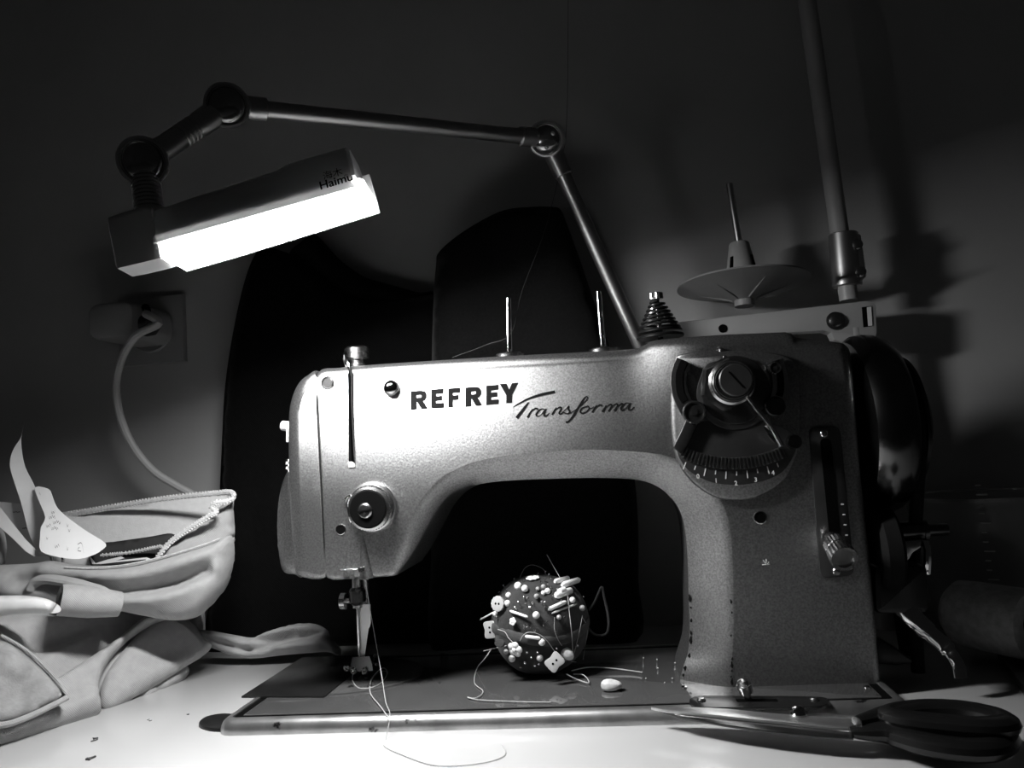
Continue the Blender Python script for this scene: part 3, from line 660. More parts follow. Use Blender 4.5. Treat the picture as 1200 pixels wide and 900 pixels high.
# head: local frame
HA = at(168, 283, -.058); HB = at(424, 211, -.040)
ha = unit(HB-HA); hn = unit(V(0, 0, 1)-ha*ha[2]); hn = unit(hn + 0.04*unit(np.cross(hn, ha))); hs = unit(np.cross(hn, ha))   # hs points away from the camera
hn = unit(np.cross(ha, hs)); HL = np.linalg.norm(HB-HA)
def hp(s_, c_, z_): return HA + ha*s_ + hs*c_ + hn*z_
def sect(s_, wb, wt, z0, z1, r=.005, n=5, c0=0.0):
    hp = lambda a, b, c: HA + ha*a + hs*(b+c0) + hn*c
    pts = [hp(s_, -wb, z0), hp(s_, wb, z0)]
    for cx, sg in ((wt-r, 1), (-(wt-r), -1)):
        for k in range(n):
            t = math.radians(90*k/(n-1)); c_, z_ = (math.cos(t), math.sin(t)) if sg > 0 else (-math.sin(t), math.cos(t))
            pts.append(hp(s_, cx+r*c_, z1-r+r*z_))
    return pts
W_ = .0245
def capsect(s_, wb, wt, z0, z1):
    q = sect(s_, wb, wt, z0, z1); return [q[0], hp(s_, -wb*.15, z0-.0003), hp(s_, wb*.95, z0+.009)]+q[2:]
mb = MB(); mb.loft([capsect(-.013, W_*.80, .018, -.020, .012), capsect(-.011, W_*.92, .021, -.0235, .0150), capsect(.014, W_*.92, .0215, -.0245, .0160), capsect(.018, W_*.88, .020, -.0240, .0145)])
cap = mb.build('head_end_cap', 'lamp_cap', LP, ang=40)
def shell(s_, wb, wt, z0, z1, th=.0012): 
    o_ = sect(s_, wb, wt, z0, z1); i_ = sect(s_, wb-th, wt-th, z0, z1-th, r=.004)
    o_ = o_[1:]+o_[:1]; i_ = i_[1:]+i_[:1]          # start at the wall-side rim, end at the camera-side rim
    return o_+i_[::-1]
mb = MB(); mb.loft([shell(.016, .0228, .0165, -.0135, .013), shell(.050, .0228, .0165, -.0135, .0150), shell(.105, .0228, .0165, -.0135, .0170), shell(.113, .0228, .0178, -.0135, .0190), shell(HL-.003, .0228, .0178, -.0135, .0190)])
mb.loft([sect(HL-.0035, .0231, .0177, -.0055, .0189), sect(HL-.001, .0221, .0168, -.0055, .0172)])
hs_o = mb.build('head_housing', 'lamp_plastic', LP, ang=40)
mb = MB(); mb.loft([sect(.0185, .0165, .0196, -.0225, -.0090, r=.002, c0=-.0008), sect(.06, .0165, .0196, -.0222, -.0090, r=.002, c0=-.0008), sect(HL-.004, .0165, .0196, -.0195, -.0090, r=.002, c0=-.0008)])
mb.loft([sect(HL-.0042, .0185, .0215, -.0195, -.0075, r=.0025, c0=-.0008), sect(HL+.0012, .0185, .0215, -.0190, -.0075, r=.0025, c0=-.0008), sect(HL+.0035, .0160, .0190, -.0170, -.0085, r=.002, c0=-.0008)]); df = mb.build('light_diffuser', 'diffuser_edge', LP, ang=40)
mb = MB(); mb.loft([[hp(a_, -.0168, z_), hp(a_, .0110, z_), hp(a_, .0110, z_-.0008), hp(a_, -.0168, z_-.0008)] for a_, z_ in ((.0195, -.0226), (.06, -.0223), (HL-.001, -.0196))]); mb.build('light_panel', 'diffuser', df, smooth=False)
mb = MB(); mb.loft([[hp(a_, .0162, z0_), hp(a_, .0174, z0_), hp(a_, .0205, -.0110), hp(a_, .0165, .0100), hp(a_, .0155, .0100), hp(a_, .0195, -.0110)] for a_, z0_ in ((.018, -.0228), (.06, -.0226), (HL+.0045, -.0198))]); mb.build('back_light_shield', 'lamp_cap', LP, ang=20)  # opaque strip added along the rear to keep lamp light off the wall
mb = MB(); mb.box(hp(HL*.5+.008, -.0012, -.0078), ha*(HL-.022), hs*.0385, hn*.0012); mb.build('glow_stop_plate', 'black_metal', LP)  # unseen opaque plate, added to stop glow reaching the upper housing
# ribbed stem between joint and head
sd = unit(hp(.006, 0, .012)-J0)
prof = [(.0085, .008)]
for k in range(9): h = .012+k*.0028; prof += [(.0098, h), (.0098, h+.0016), (.0088, h+.0018), (.0088, h+.0026)]
Ls = np.linalg.norm(hp(.008, 0, .013)-J0)
prof = [q for q in prof if q[1] < Ls-.001]+[(.0098, Ls)]
mb = MB(); mb.lathe(J0, hp(.008, 0, .012)-J0, prof, 24); mb.build('ribbed_stem', 'lamp_metal', LP)
mb = MB(); mb.lathe(hp(.010, 0, .0125), hn, [(.013, 0), (.013, .004), (.011, .006), (.004, .006)], 28); mb.build('stem_socket', 'lamp_cap', LP)
# printed maker name on the head
fn = unit(np.cross(hp(0, -W_, 0)-hp(.1, -W_, 0), hp(0, -.0228, -.0135)-hp(0, -.0178, .0140)))
if fn[1] > 0: fn = -fn
lpn = Plane(hp(HL-.020, -.0203, .0), fn); lpn.u = ha-fn*(ha@fn); lpn.u = unit(lpn.u); lpn.v = np.cross(lpn.n, lpn.u)
o2 = lpn.o
def hside(px, py): return np.array(lpn.px(px, py))
c1 = hside(394, 213)
lpn.o = lpn.pt(*c1)
text_mesh('Haimu', 'maker_print', 'print_black', LP, lpn, .0088, h=.0004, w=1.0, rot=.02)
c2 = hside(390, 204.5); q = Plane(lpn.pt(*c2), fn); q.u, q.v = lpn.u, lpn.v
text_mesh('\u6d77\u6728', 'maker_characters', 'print_black', LP, q, .0068, h=.0004)
c2 = hside(406, 207); q = Plane(lpn.pt(*c2), fn); q.u, q.v = lpn.u, lpn.v
text_mesh('\u00ae', 'registered_mark', 'print_black', LP, q, .004, h=.0004)

# ================================================================== THREAD STAND
TS = thing('thread_stand', 'pale thread stand with leaning pole, spool disc and clamp behind the hand wheel', 'thread stand', at(1000, 400, .235)*V(1, 1, 0)+V(0, 0, TZ))
SY = .240
bar = [at(x, y, SY-.008) for x, y in ((775,398),(775,381),(800,377),(1014,352.5),(1024,354),(1026.5,358),(1028,390),(1025,397),(985,401),(978,398),(974,390),(966,387.5),(800,397))]
mb = MB(); mb.prism(bar, FN, .016, .001); mb.build('stand_bar', 'stand_plastic', TS)
mb = MB(); mb.prism([at(x, y, SY-.0086) for x, y in ((1010,360),(1021,358.5),(1023,382),(1012,383.5))], FN, .002); sw = mb.build('bar_window', 'groove', TS)
mb = MB(); mb.prism([at(x, y, SY-.0092) for x, y in ((1016,360),(1021,359.3),(1022.4,381.5),(1017.5,382))], FN, .0015); mb.build('bar_bolt', 'white_plastic', TS)
mb = MB(); mb.lathe(at(979, 376, SY-.0086), FN, [(.0088,0),(.0088,.001),(.006,.0016),(.006,.004),(.004,.005),(.0004,.005)], 24); mb.build('bar_screw', 'steel', TS)
mb = MB(); mb.lathe(at(847, 385, SY-.0082), FN, [(.0042,0),(.0042,.0006),(.0034,.0008),(.003,.0002),(.0003,.0002)], 20); mb.build('bar_hole', 'groove', TS)
pt = at(940, -40, SY); pb = at(990, 290, SY)
mb = MB(); mb.cyl(at(995, 352, SY), pt, .0088); mb.build('stand_pole', 'stand_plastic', TS)
pd = unit(pt-at(995, 352, SY))
mb = MB(); mb.cyl(at(1000, 385, SY), V(at(1000, 400, SY)[0], SY, TZ), .0085); mb.build('stand_foot', 'stand_plastic', TS)
mb = MB(); mb.cyl(at(993, 336, SY), at(988, 274, SY), .0138, bev=.0008); cl = mb.build('pole_clamp', 'lamp_metal', TS)
mb = MB(); mb.prism([at(x, y, SY-.010) for x, y in quad(988,276,1009,273,1016,325,1000,333, 5)], FN, .006, .001); mb.build('clamp_flange', 'lamp_metal', cl)
for px, py in ((1004,287),(1008,319)):
    mb = MB(); mb.lathe(at(px, py, SY-.010), FN, [(.0052,0),(.005,.003),(.003,.0042),(.0004,.0042)], 20); mb.build('clamp_bolt', 'steel', cl)
# disc, cone, spindle
dc = at(872, 352, SY-.012); da = unit(at(864.5, 262, SY-.012)-at(871, 345, SY-.012)+V(0, .004, 0))
mb = MB(); mb.lathe(dc, da, [(.0095, -.006), (.0095, .0), (.018, .0035), (.062, .0150), (.0635, .0155), (.0630, .0172), (.018, .0070), (.004, .006)], 72); ds2 = mb.build('spool_disc', 'stand_disc', TS)
for k in range(6):
    t = math.pi*k/3+.3; u, v = perp(da); q = u*math.cos(t)+v*math.sin(t)
    mb = MB(); mb.cyl(dc+da*.001+q*.011, dc+da*.0112+q*.045, .0012, .0008, n=8); mb.build('disc_rib', 'stand_disc', ds2)
cs = dc+da*.0065
mb = MB(); mb.lathe(cs, da, [(.0190, 0), (.0098, .0505), (.0088, .052), (.004, .0523)], 32); cn = mb.build('spool_cone', 'stand_plastic', TS)
for sgn in (-1, 1):
    u = unit(V(1, 0, 0)*sgn+V(0, -.9, 0)); 
    mb = MB(); a = cs+u*.0150+da*.0225; b = cs+u*.0124+da*.0370; t = unit(np.cross(da, u))
    mb.loft([[a-t*.0022-u*.001, a+t*.0022-u*.001, a+t*.0022+u*.0006, a-t*.0022+u*.0006], [b-t*.0016-u*.001, b+t*.0016-u*.001, b+t*.0016+u*.0006, b-t*.0016+u*.0006]]); mb.build('cone_slot', 'groove', cn)
mb = MB(); mb.cyl(cs+da*.050, at(854.5, 215, SY-.012), .0034, .0032, bev=.0005); mb.build('spool_spindle', 'lamp_metal', TS)

# ================================================================== WALL SOCKET, ADAPTER, CABLE
so = thing('wall_socket', 'square wall socket plate on the back wall beside the black garment', 'socket', at(181, 388, WY))
pc = at(181, 388, WY)
mb = MB(); mb.prism([V(pc[0]+sx, WY-.008, pc[2]+sz) for sx, sz in ((-.041,-.040),(.041,-.040),(.041,.040),(-.041,.040))], FN, .0075, .002); mb.build('socket_plate', 'socket', so)
mb = MB(); mb.lathe(V(pc[0], WY-.008, pc[2]), FN, [(.0275, 0), (.0275, .002), (.026, .003), (.025, .0025), (.024, .001), (.001, .001)], 40); mb.build('socket_insert', 'socket', so)
ad = thing('plug_adapter', 'pale rounded plug adapter sticking out of the wall socket', 'adapter', V(pc[0], WY-.02, pc[2]))
mb = MB()
def rsec(yv, wx_, hz, r, cx=0.0):
    o = []
    for sx, sz, a in ((1,1,0),(-1,1,90),(-1,-1,180),(1,-1,270)):
        for k in range(5):
            t = math.radians(a+22.5*k); o.append(V(pc[0]+cx+sx*(wx_-r)+r*math.cos(t), yv, pc[2]+sz*(hz-r)+r*math.sin(t)))
    return o
mb.loft([rsec(WY-.0112, .027, .020, .012, .002), rsec(WY-.075, .027, .020, .012, .0), rsec(WY-.080, .0255, .0185, .011, .0), rsec(WY-.082, .022, .015, .009)]); mb.build('adapter_body', 'socket', ad, ang=40)
mb = MB(); q = at(203, 369, WY-.056); mb.lathe(V(pc[0]+.0262, q[1], pc[2]+.012), X, [(.0075,-.001),(.0075,.0012),(.006,.0014),(.006,.0002),(.0003,.0002)], 24); mb.build('side_outlet', 'groove', ad)
cb = thing('power_cable', 'grey power cable looping from the plug down behind the clothes', 'cable', V(*at(205, 390, WY-.06)))
mb = MB(); p0 = V(pc[0]+.0275, WY-.062, pc[2]-.006); mb.lathe(p0, X, [(.0115, 0), (.012, .002), (.0115, .010), (.006, .016)], 28); mb.build('cable_plug', 'dark_lining', cb)
cp = [p0+V(.010, 0, 0), p0+V(.020, -.006, .003), p0+V(.018, -.024, .007), at(186,379,WY-.094), at(160,393,WY-.092), at(143,420,WY-.085), at(136,452,WY-.08), at(141,488,WY-.075), at(156,523,WY-.07), at(180,552,WY-.062), at(208,570,WY-.055), at(228,582,WY-.05), at(234,600,WY-.05), at(234,640,WY-.05), V(at(234,690,WY-.05)[0], WY-.05, TZ+.006)]
mb = MB(); mb.tube(catmull(cp, 6, False), .0042, 10); mb.build('cable_cord', 'cable', cb)

def pyT(px, Y, z=TZ+.001):
    lo, hi = 500.0, 1000.0
    for _ in range(40):
        mid = (lo+hi)/2
        if at(px, mid, Y)[2] > z: lo = mid
        else: hi = mid
    return lo
# ================================================================== BLACK CLOTHES BEHIND THE MACHINE
pl = Plane(V(0, .254, .1), (0, -1, .0))
bj = thing('black_garment', 'black garment with a fold-over collar propped against the wall behind the machine head', 'garment', at(380, 720, .232)*V(1, 1, 0)+V(0, 0, TZ))
puff([(243,pyT(243,.254)),(248,690),(256,600),(260,520),(264,450),(275,380),(288,325),(301,295),(313,290),(330,294),(352,304),(385,330),(420,350),(465,352),(500,346),(522,352),(528,450),(532,600),(534,690),(534,pyT(534,.254)),(470,pyT(470,.254)),(400,pyT(400,.254)),(320,pyT(320,.254))], pl, .012, .016, .012, .05,
     folds=[([(300,320),(285,420),(275,560),(272,700)], .008, .012), ([(360,330),(340,430),(330,560)], -.006, .014), ([(450,370),(440,480),(445,600),(450,730)], .006, .02), ([(310,560),(300,740)], -.005, .01)], noise=.0012, nscale=45).build('garment_body', 'black_cloth', bj)
pl2 = Plane(V(0, .262, .1), (0, -1, .0))
puff([(340,299),(352,284),(366,275),(376,280),(398,304),(424,323),(444,330),(470,337),(492,343),(508,342),(500,360),(470,366),(440,364),(405,352),(368,328)], pl2, .010, .012, .008, .014,
     folds=[([(352,302),(390,336),(440,354),(480,358)], -.004, .006)], noise=.0005).build('collar', 'black_cloth', bj)
bp = thing('black_fabric_panel', 'stiff black woven fabric panel with a rounded top standing behind the machine arm', 'fabric', at(620, 720, .224)*V(1, 1, 0)+V(0, 0, TZ))
pl = Plane(V(0, .224, .1), (0, -1, .0))
puff([(506,pyT(506,.224)),(505,650),(505,520),(506,420),(508,350),(511,310),(514,296),(535,277),(565,258),(592,246),(622,242.5),(648,242.5),(657,246),(664,262),(678,300),(695,350),(712,400),(728,460),(740,530),(747,600),(748,680),(746,pyT(746,.224)),(640,pyT(640,.224)),(570,pyT(570,.224))], pl, .009, .010, .012, .03,
     folds=[([(560,280),(545,400),(540,520)], .003, .02), ([(640,260),(650,360),(680,470)], .003, .025)], noise=.0006).build('panel_body', 'black_weave', bp)

# ================================================================== CLOTHES PILE ON THE LEFT
# lower folded grey trousers: flank runs back along the table at x ~ -0.12
b0 = onz(0, 880, TZ); b1 = onz(236, 772, TZ)
bd = unit(b1-b0); side = unit(np.cross(bd, V(0, 0, 1)))         # towards +x
pn = unit(side*.80+V(0, 0, .62)+V(0, -.25, 0))
plL = Plane(b0*.5+b1*.5+V(0, 0, .009), pn)
lt = thing('folded_trousers', 'folded grey twill trousers lying lowest in the clothes pile beside the machine', 'clothing', V(b0[0]*.5+b1[0]*.5, b0[1]*.5+b1[1]*.5, TZ))
puff([(-60,738),(0,722),(60,715),(130,716),(165,716),(200,716),(225,732),(240,752),(225,772),(180,800),(120,828),(60,850),(0,870),(-60,878)], plL, .012, .02, .0045, .03,
     folds=[([(20,775),(70,752),(120,738)], -.004, .010), ([(10,745),(70,735),(130,728)], .003, .010), ([(10,800),(60,775),(110,750)], .003, .008)], noise=.0008, nscale=70).build('trouser_panel', 'grey_cloth', lt)
plL2 = Plane(plL.o+pn*.016, unit(pn+V(.1, -.15, 0)))
puff([(190,722),(206,720),(224,733),(240,749),(248,757),(239,768),(215,783),(190,799),(160,816),(126,832),(118,818),(122,795),(140,768),(165,740)], plL2, .007, .012, .0036, .016,
     folds=[([(192,728),(214,740),(232,758)], .002, .004), ([(196,726),(218,739),(236,756)], -.0015, .002), ([(170,770),(200,765),(225,762)], -.0015, .012), ([(140,812),(180,792),(220,772)], .002, .006)], noise=.0005, nscale=90).build('trouser_flap', 'grey_cloth', lt)
plL3 = Plane(plL.o+pn*.022, unit(pn+V(-.05, -.1, .1)))
puff([(212,717),(204,712),(186,713),(166,725),(138,748),(100,774),(60,799),(10,826),(-60,852),(-60,884),(0,877),(60,855),(98,843),(118,834),(116,806),(126,778),(150,751),(175,736),(198,730)], plL3, .012, .012, .0036, .016,
     folds=[([(196,722),(168,736),(138,762),(118,792)], .004, .006), ([(100,800),(60,825),(0,848)], -.004, .012), ([(115,815),(80,838),(20,858)], .003, .008)], noise=.0006, nscale=80).build('trouser_fold', 'grey_cloth', lt)
puff([(168,822),(190,812),(215,797),(222,785),(214,778),(190,790),(160,808)], Plane(onz(190, 806, TZ)+V(-.004, 0, .006), pn), .006, .006, .006, .008).build('trouser_leg_end', 'grey_cloth', lt)
# seam line along the hem
sm = [np.array(plL.px(*p)) for p in ((186,722),(205,730),(220,742),(230,756),(226,770))]
# corner flap with piped edge
fl = thing('garment_corner', 'pointed pale garment corner with piped edge on top of the folded trousers', 'clothing', V(*onz(30, 870, TZ)))
plF = Plane(plL.o+pn*.052, unit(pn+V(0, -.25, .1)))
puff([(-60,838),(-20,846),(0,850),(30,840),(60,826),(78,818),(70,806),(52,785),(25,762),(0,748),(-40,738)], plF, .006, .006, .006, .016,
     folds=[([(0,775),(15,785),(20,800)], .004, .006), ([(5,800),(30,815)], -.003, .01)], noise=.0008, nscale=120).build('flap_body', 'velvet', fl)
mb = MB(); mb.tube(catmull([plF.pt(*plF.px(*p), .003) for p in ((-40,848),(0,852),(30,843),(60,829),(78,819.5))], 5, False), .0024, 8); mb.build('piping', 'grey_cloth', fl)
mb = MB(); mb.tube(catmull([plF.pt(*plF.px(*p), .003) for p in ((78,818),(66,800),(48,780),(25,761),(0,747))], 5, False), .0013, 8); mb.build('piping', 'grey_cloth', fl)
# white lining strip
wh = thing('white_lining', 'folded white cloth strip between the grey garments of the pile', 'clothing', V(*onz(20, 800, TZ)))
plW = Plane(at(30, 712, .03), (.25, -1, .55))
puff([(-60,706),(-20,700),(0,698),(30,698),(52,701),(64,706),(71,712),(70,717),(60,719),(30,719),(0,722),(-60,734)], plW, .008, .012, .007, .012).build('lining_body', 'white_plastic', wh)
# upper garment: roomy open waist with overlocked edges
ug = thing('open_waist_garment', 'grey garment with open overlocked waist lying on top of the pile', 'clothing', V(at(190, 700, .13)[0], .13, TZ+.03))
plU = Plane(at(200, 660, .120), (.30, -1, .25))
puff([(-60,664),(0,662),(40,660),(62,657),(90,662),(140,662),(190,652),(230,641),(262,630),(272,628),(275,645),(272,668),(262,692),(245,712),(228,724),(200,727),(170,722),(140,716),(120,712),(105,716),(80,718),(50,708),(0,704),(-60,706)], plU, .020, .03, .0036, .022,
     folds=[([(60,668),(130,676),(190,672),(240,655),(266,640)], .006, .007), ([(110,694),(160,694),(210,684),(245,672)], -.016, .0075), ([(120,706),(170,704),(220,694),(258,668)], .007, .007), ([(266,650),(262,680),(240,708)], .004, .006), ([(95,684),(60,682),(30,684)], -.010, .007)], noise=.0008, nscale=80).build('garment_folds', 'grey_cloth', ug)
# roll of the left edge (loop)
mb = MB(); lp_ = catmull([at(x, y, .075) for x, y in ((38,690),(44,681),(58,679),(80,682),(100,686),(120,690),(136,698))], 5, False)
mb.tube(lp_, list(np.interp(np.linspace(0, 1, len(lp_)), (0, .6, 1), (.009, .008, .0015))), 12, ref=(0, -1, 0), sx=.8, sy=.5)
mb.build('rolled_edge', 'grey_cloth', ug)
mb = MB()
# cuff loop: open tube seen from its mouth
cA = at(72, 703, .055); cB = at(140, 708, .085); ca_ = unit(cB-cA); u, v = perp(ca_)
ro = [(u*math.cos(t)*.019+v*math.sin(t)*.013) for t in np.linspace(0, 2*math.pi, 29)[:-1]]
mb.loft([[cA+q*.86 for q in ro], [cA-ca_*.002+q*.95 for q in ro], [cA+q for q in ro], [cA*.5+cB*.5+q*1.0 for q in ro], [cB+q*.8 for q in ro]], cap0=False)
mb.loft([[cA+q*.86 for q in ro], [cA*.5+cB*.5+q*.84 for q in ro]], cap0=False)
mb.build('cuff_loop', 'grey_cloth', ug)
# inner back wall of the waist (bright lining), front wall, curled overlocked edges
plI = Plane(at(190, 610, .180), (.25, -1, .34))
puff([(60,606),(100,600),(150,591),(200,583),(250,578),(271,577),(274,585),(272,620),(268,640),(180,662),(90,668),(60,660)], plI, .003, .006, .008, .008).build('waist_back', 'grey_cloth_back', ug)
plD = Plane(at(150, 640, .150), (.15, -1, .30))
puff([(110,640),(140,634),(175,629),(200,625),(206,632),(190,646),(165,662),(110,666)], plD, .002, .003, .007, .006).build('dark_facing', 'dark_lining', ug)
plV = Plane(at(230, 620, .132), (.30, -1, .2))
puff([(271,580),(262,590),(250,600),(230,614),(210,628),(195,641),(184,656),(200,660),(240,648),(268,634),(275,628),(274,600)], plV, .005, .006, .007, .010,
     folds=[([(225,630),(255,622),(268,618)], -.004, .005)]).build('waist_front', 'grey_cloth', ug)
def serge(pts, wd, name, parent, pitch=.0022):
    """overlock edging: a row of small slanted stitches wrapped over the cloth edge"""
    P = catmull(pts, 14, False); mb = MB(); acc = 0; last = P[0]
    mb.tube(P, wd*.42, 7)
    for i in range(1, len(P)):
        acc += np.linalg.norm(P[i]-last); last = P[i]
        if acc > pitch:
            acc = 0; t = unit(P[i]-P[i-1]); s = unit(np.cross(t, V(0, -1, .2)))
            mb.tube([P[i]-s*wd*.6-t*.0006, P[i]+V(0, -.001, 0), P[i]+s*wd*.5+t*.0008], wd*.22, 5)
    return mb.build(name, 'serging', parent)
serge([at(62,606,.163), at(100,600,.163), at(150,591.5,.163), at(200,584,.162), at(250,579,.158), at(270,578,.15), at(274,583,.14)], .0052, 'overlock_edge', ug)
serge([at(274,584,.138), at(264,588,.132), at(254,589,.128), at(248,594,.128), at(254,600,.126), at(250,602,.124), at(235,611,.122), at(215,624,.120), at(198,637,.118), at(186,652,.116), at(182,660,.116)], .0046, 'overlock_edge', ug)
serge([at(118,651,.143), at(150,648,.143), at(175,643,.143), at(190,640,.142)], .0030, 'facing_stitching', ug)
mb = MB(); mb.tube(catmull([plU.pt(*plU.px(*p), .016) for p in ((84,667),(120,668),(160,663),(200,654),(240,642),(262,634)) ], 5, False), .0007, 6); mb.build('seam_thread', 'serging', ug)
mb = MB(); mb.tube(catmull([at(x, y, .105) for x, y in ((62,662),(62,651),(68,648),(73,652),(74,664))], 4, False), .0011, 8); mb.tube([at(62,662,.105), at(75,665,.105)], .0011, 8); mb.build('metal_loop', 'chrome', ug)
# dark round cloth at the far left edge
dk = thing('grey_cloth_bundle', 'dark grey rolled cloth at the left end of the pile behind the papers', 'clothing', V(*at(0, 700, .12)))
puff([(-60,600),(-10,608),(4,622),(8,640),(6,656),(4,664),(-20,668),(-60,670)], Plane(at(0, 660, .110), (.3, -1, .2)), .010, .014, .008, .02).build('bundle_body', 'grey_cloth', dk)
# twisted strap running to the machine
st = thing('cloth_strap', 'gathered grey cloth strap running from the pile behind the machine bed', 'clothing', V(at(310, 760, .20)[0], .20, TZ))
plS = Plane(at(310, 752, .196), (0, -1, .5))
puff([(215,738),(245,739),(275,744),(298,747),(320,739),(345,732),(368,731),(383,738),(388,748),(394,754),(400,762),(396,768),(384,764),(365,765),(330,768),(300,771),(272,768),(250,760),(225,752)], plS, .012, .010, .0021, .010,
     folds=[([(235,746),(265,755),(300,762),(340,752),(378,744)], -.009, .0032), ([(300,750),(335,742),(370,737)], .004, .004), ([(285,752),(320,752),(350,744)], -.007, .0035), ([(225,742),(260,750),(300,757)], .004, .004), ([(240,755),(280,765),(320,764)], -.004, .003), ([(300,766),(340,762),(375,758)], .004, .004)]).build('strap_body', 'grey_cloth', st)
# under-pile filling so that the pile rests on the table
pb_ = thing('bottom_garment', 'dark grey garment bundled underneath the open-waist garment', 'clothing', V(*onz(60, 790, TZ)))
puff([(-70,735),(0,716),(60,702),(120,706),(180,712),(225,712),(238,730),(232,752),(200,772),(100,790),(0,800),(-70,800)], Plane(at(110, 745, .185), (.4, -1, .6)), .010, .03, .010, .03).build('garment_bundle', 'grey_cloth', pb_)
# papers tucked in the pile
def sheet(name, label, outline, Y, bend, parent=None, marks=(), k=2):
    th = .0002; P = [V(*p) for p in outline]; P = catmull(P, k) if k > 1 else P
    x = np.array(P); cx = x.mean(0); 
    def q(px, py, h=0.0):
        t = (px-cx[0])/60; t2 = (py-cx[1])/60
        return at(px, py, Y + bend[0]*t + bend[1]*t*t + bend[2]*t2 + bend[3]*t2*t2 - h)
    A = [Vector(p) for p in P]; lo = x.min(0); hi = x.max(0)
    G = [Vector((a, b)) for a in np.arange(lo[0]+3, hi[0], 6) for b in np.arange(lo[1]+3, hi[1], 6)]
    def ins(p):
        c = False
        for i in range(len(P)):
            a, b = P[i], P[i-1]
            if (a[1] > p[1]) != (b[1] > p[1]) and p[0] < (b[0]-a[0])*(p[1]-a[1])/(b[1]-a[1])+a[0]: c = not c
        return c
    G = [g for g in G if ins(g)]
    if sum(P[i-1][0]*P[i][1]-P[i][0]*P[i-1][1] for i in range(len(P))) < 0: A = A[::-1]
    vs, es, fs, *_ = delaunay_2d_cdt(A+G, [], [list(range(len(A)))], 1, 1e-7)
    mb = MB(); f0 = mb.add([q(v[0], v[1]) for v in vs]); f1 = mb.add([q(v[0], v[1], -th) for v in vs])
    for f in fs: mb.f.append(tuple(f0[i] for i in f)); mb.f.append(tuple(f1[i] for i in reversed(f)))
    m_ = len(A)
    r = thing(name, label, 'paper', q(cx[0], max(p[1] for p in P)))
    mb.build('paper_sheet', 'paper', r, ang=60)
    if marks:
        mk = MB()
        for stroke in marks:
            S_ = catmull([V(*p) for p in stroke], 4, False); L = [q(p[0], p[1]-.35, .0003) for p in S_]; Rr = [q(p[0], p[1]+.35, .0003) for p in S_]
            i0 = mk.add(L); i1 = mk.add(Rr)
            for i in range(len(S_)-1): mk.f.append((i0[i], i0[i+1], i1[i+1], i1[i]))
        mk.build('handwriting', 'print_black', r, smooth=False, recalc=False)
    return r
sheet('paper_slip', 'tall curled blank paper slip standing up out of the clothes pile', [(28,496),(24.5,512),(17,524),(12.5,535),(12,548),(17,566),(25,590),(32,618),(38,635),(47,645),(50,628),(53,606),(48,590),(40,568),(30,548),(26,530),(25,513)], .120, (.02, -.012, -.006, .006), k=3)
def wig(x, y, n, s=2.2, h=2.2): return [(x+i*s*.5, y+(h if i % 2 else -h)*(.6+.4*math.sin(i*2.1))) for i in range(n)]
sheet('handwritten_slip', 'white handwritten paper slip leaning on the overlocked waist', [(41,571),(57,573),(62,583),(68,596),(84,610),(104,624),(124,637),(119,645),(108,651),(92,655),(70,653),(48,646),(47,630),(48,618),(53,606),(46,588)], .108, (.022, .006, -.026, .0), k=3,
      marks=[wig(60,600,5),wig(57,606,8),wig(62,612,9),wig(54,616,6),wig(60,619,10,1.8),wig(78,615,3),wig(80,621,3),wig(54,630,3),wig(64,640,6),wig(78,642,3,2,3),[(91,638),(95,636),(97,641),(98,648)],[(84,640),(84,645)],[(93,641),(91,645),(95,646)],wig(46,578,2)])
sheet('receipt', 'pale printed receipt lying flat at the back of the clothes pile', [(-40,588),(0,588),(24,590),(30,596),(36,620),(44,642),(34,642),(14,620),(0,608),(-40,590)], .128, (0, 0, .01, 0), k=1,
      marks=[wig(15,600,12,1.6,.8),wig(26,619,8,1.6,.6)])
sheet('paper_strip', 'narrow bright paper strip slanting down into the clothes pile', [(-20,575),(0,594),(14,612),(30,632),(44,646),(60,650),(66,652),(40,652),(30,646),(14,630),(0,618),(-20,604)], .100, (.01, 0, -.02, 0), k=1)
sheet('folded_tag', 'thin white folded tag lying inside the open waist', [(104,650),(112,660),(125,656),(142,652),(146,654),(136,657),(172,653),(190,661),(186,661),(170,655.5),(135,659),(118,661),(108,661)], .120, (0, 0, 0, 0), k=1)

# ================================================================== PINCUSHION WITH PINS AND BUTTONS
PCC = at(632, 727, .105); PR = .0405
pcu = thing('pincushion', 'round dark fabric pincushion stuck full of pins standing on the machine bed', 'pincushion', V(PCC[0], PCC[1], 0))
zc = max(PCC[2], 0.0)
mb = MB(); rings = []
PCC[2] = .0375
for k in range(17):
    t = math.pi*k/16; r = PR*math.sin(t)**.85 if 0 < k < 16 else PR*.15
    rings.append([V(PCC[0]+r*math.cos(a)*(1+.03*math.sin(5*a)), PCC[1]+r*math.sin(a)*(1+.03*math.sin(5*a+1)), max(PCC[2]-PR*.96*math.cos(t), .0004)) for a in np.linspace(0, 2*math.pi, 33)[:-1]])
mb.loft(rings); mb.build('cushion_body', 'cushion', pcu)
mb = MB(); bandp = [V(PCC[0]+math.cos(a)*(PR*1.0), PCC[1]+math.sin(a)*(PR*1.0), PCC[2]-.002+.004*math.sin(2*a+.6)) for a in np.linspace(0, 2*math.pi, 40)]
mb.tube(bandp, .0040, 8, ref=(0, 0, 1), sx=1.0, sy=.28); mb.build('cushion_band', 'cushion_band', pcu)
mb = MB(); mb.tube(catmull([at(688,735,.115), at(698,744,.115), at(711,742,.115), at(713,725,.115), at(708,700,.115), at(705,688,.115), at(697,705,.115), at(690,715,.115)], 5, False), .0011, 6); mb.build('hanging_loop', 'dark_lining', pcu)
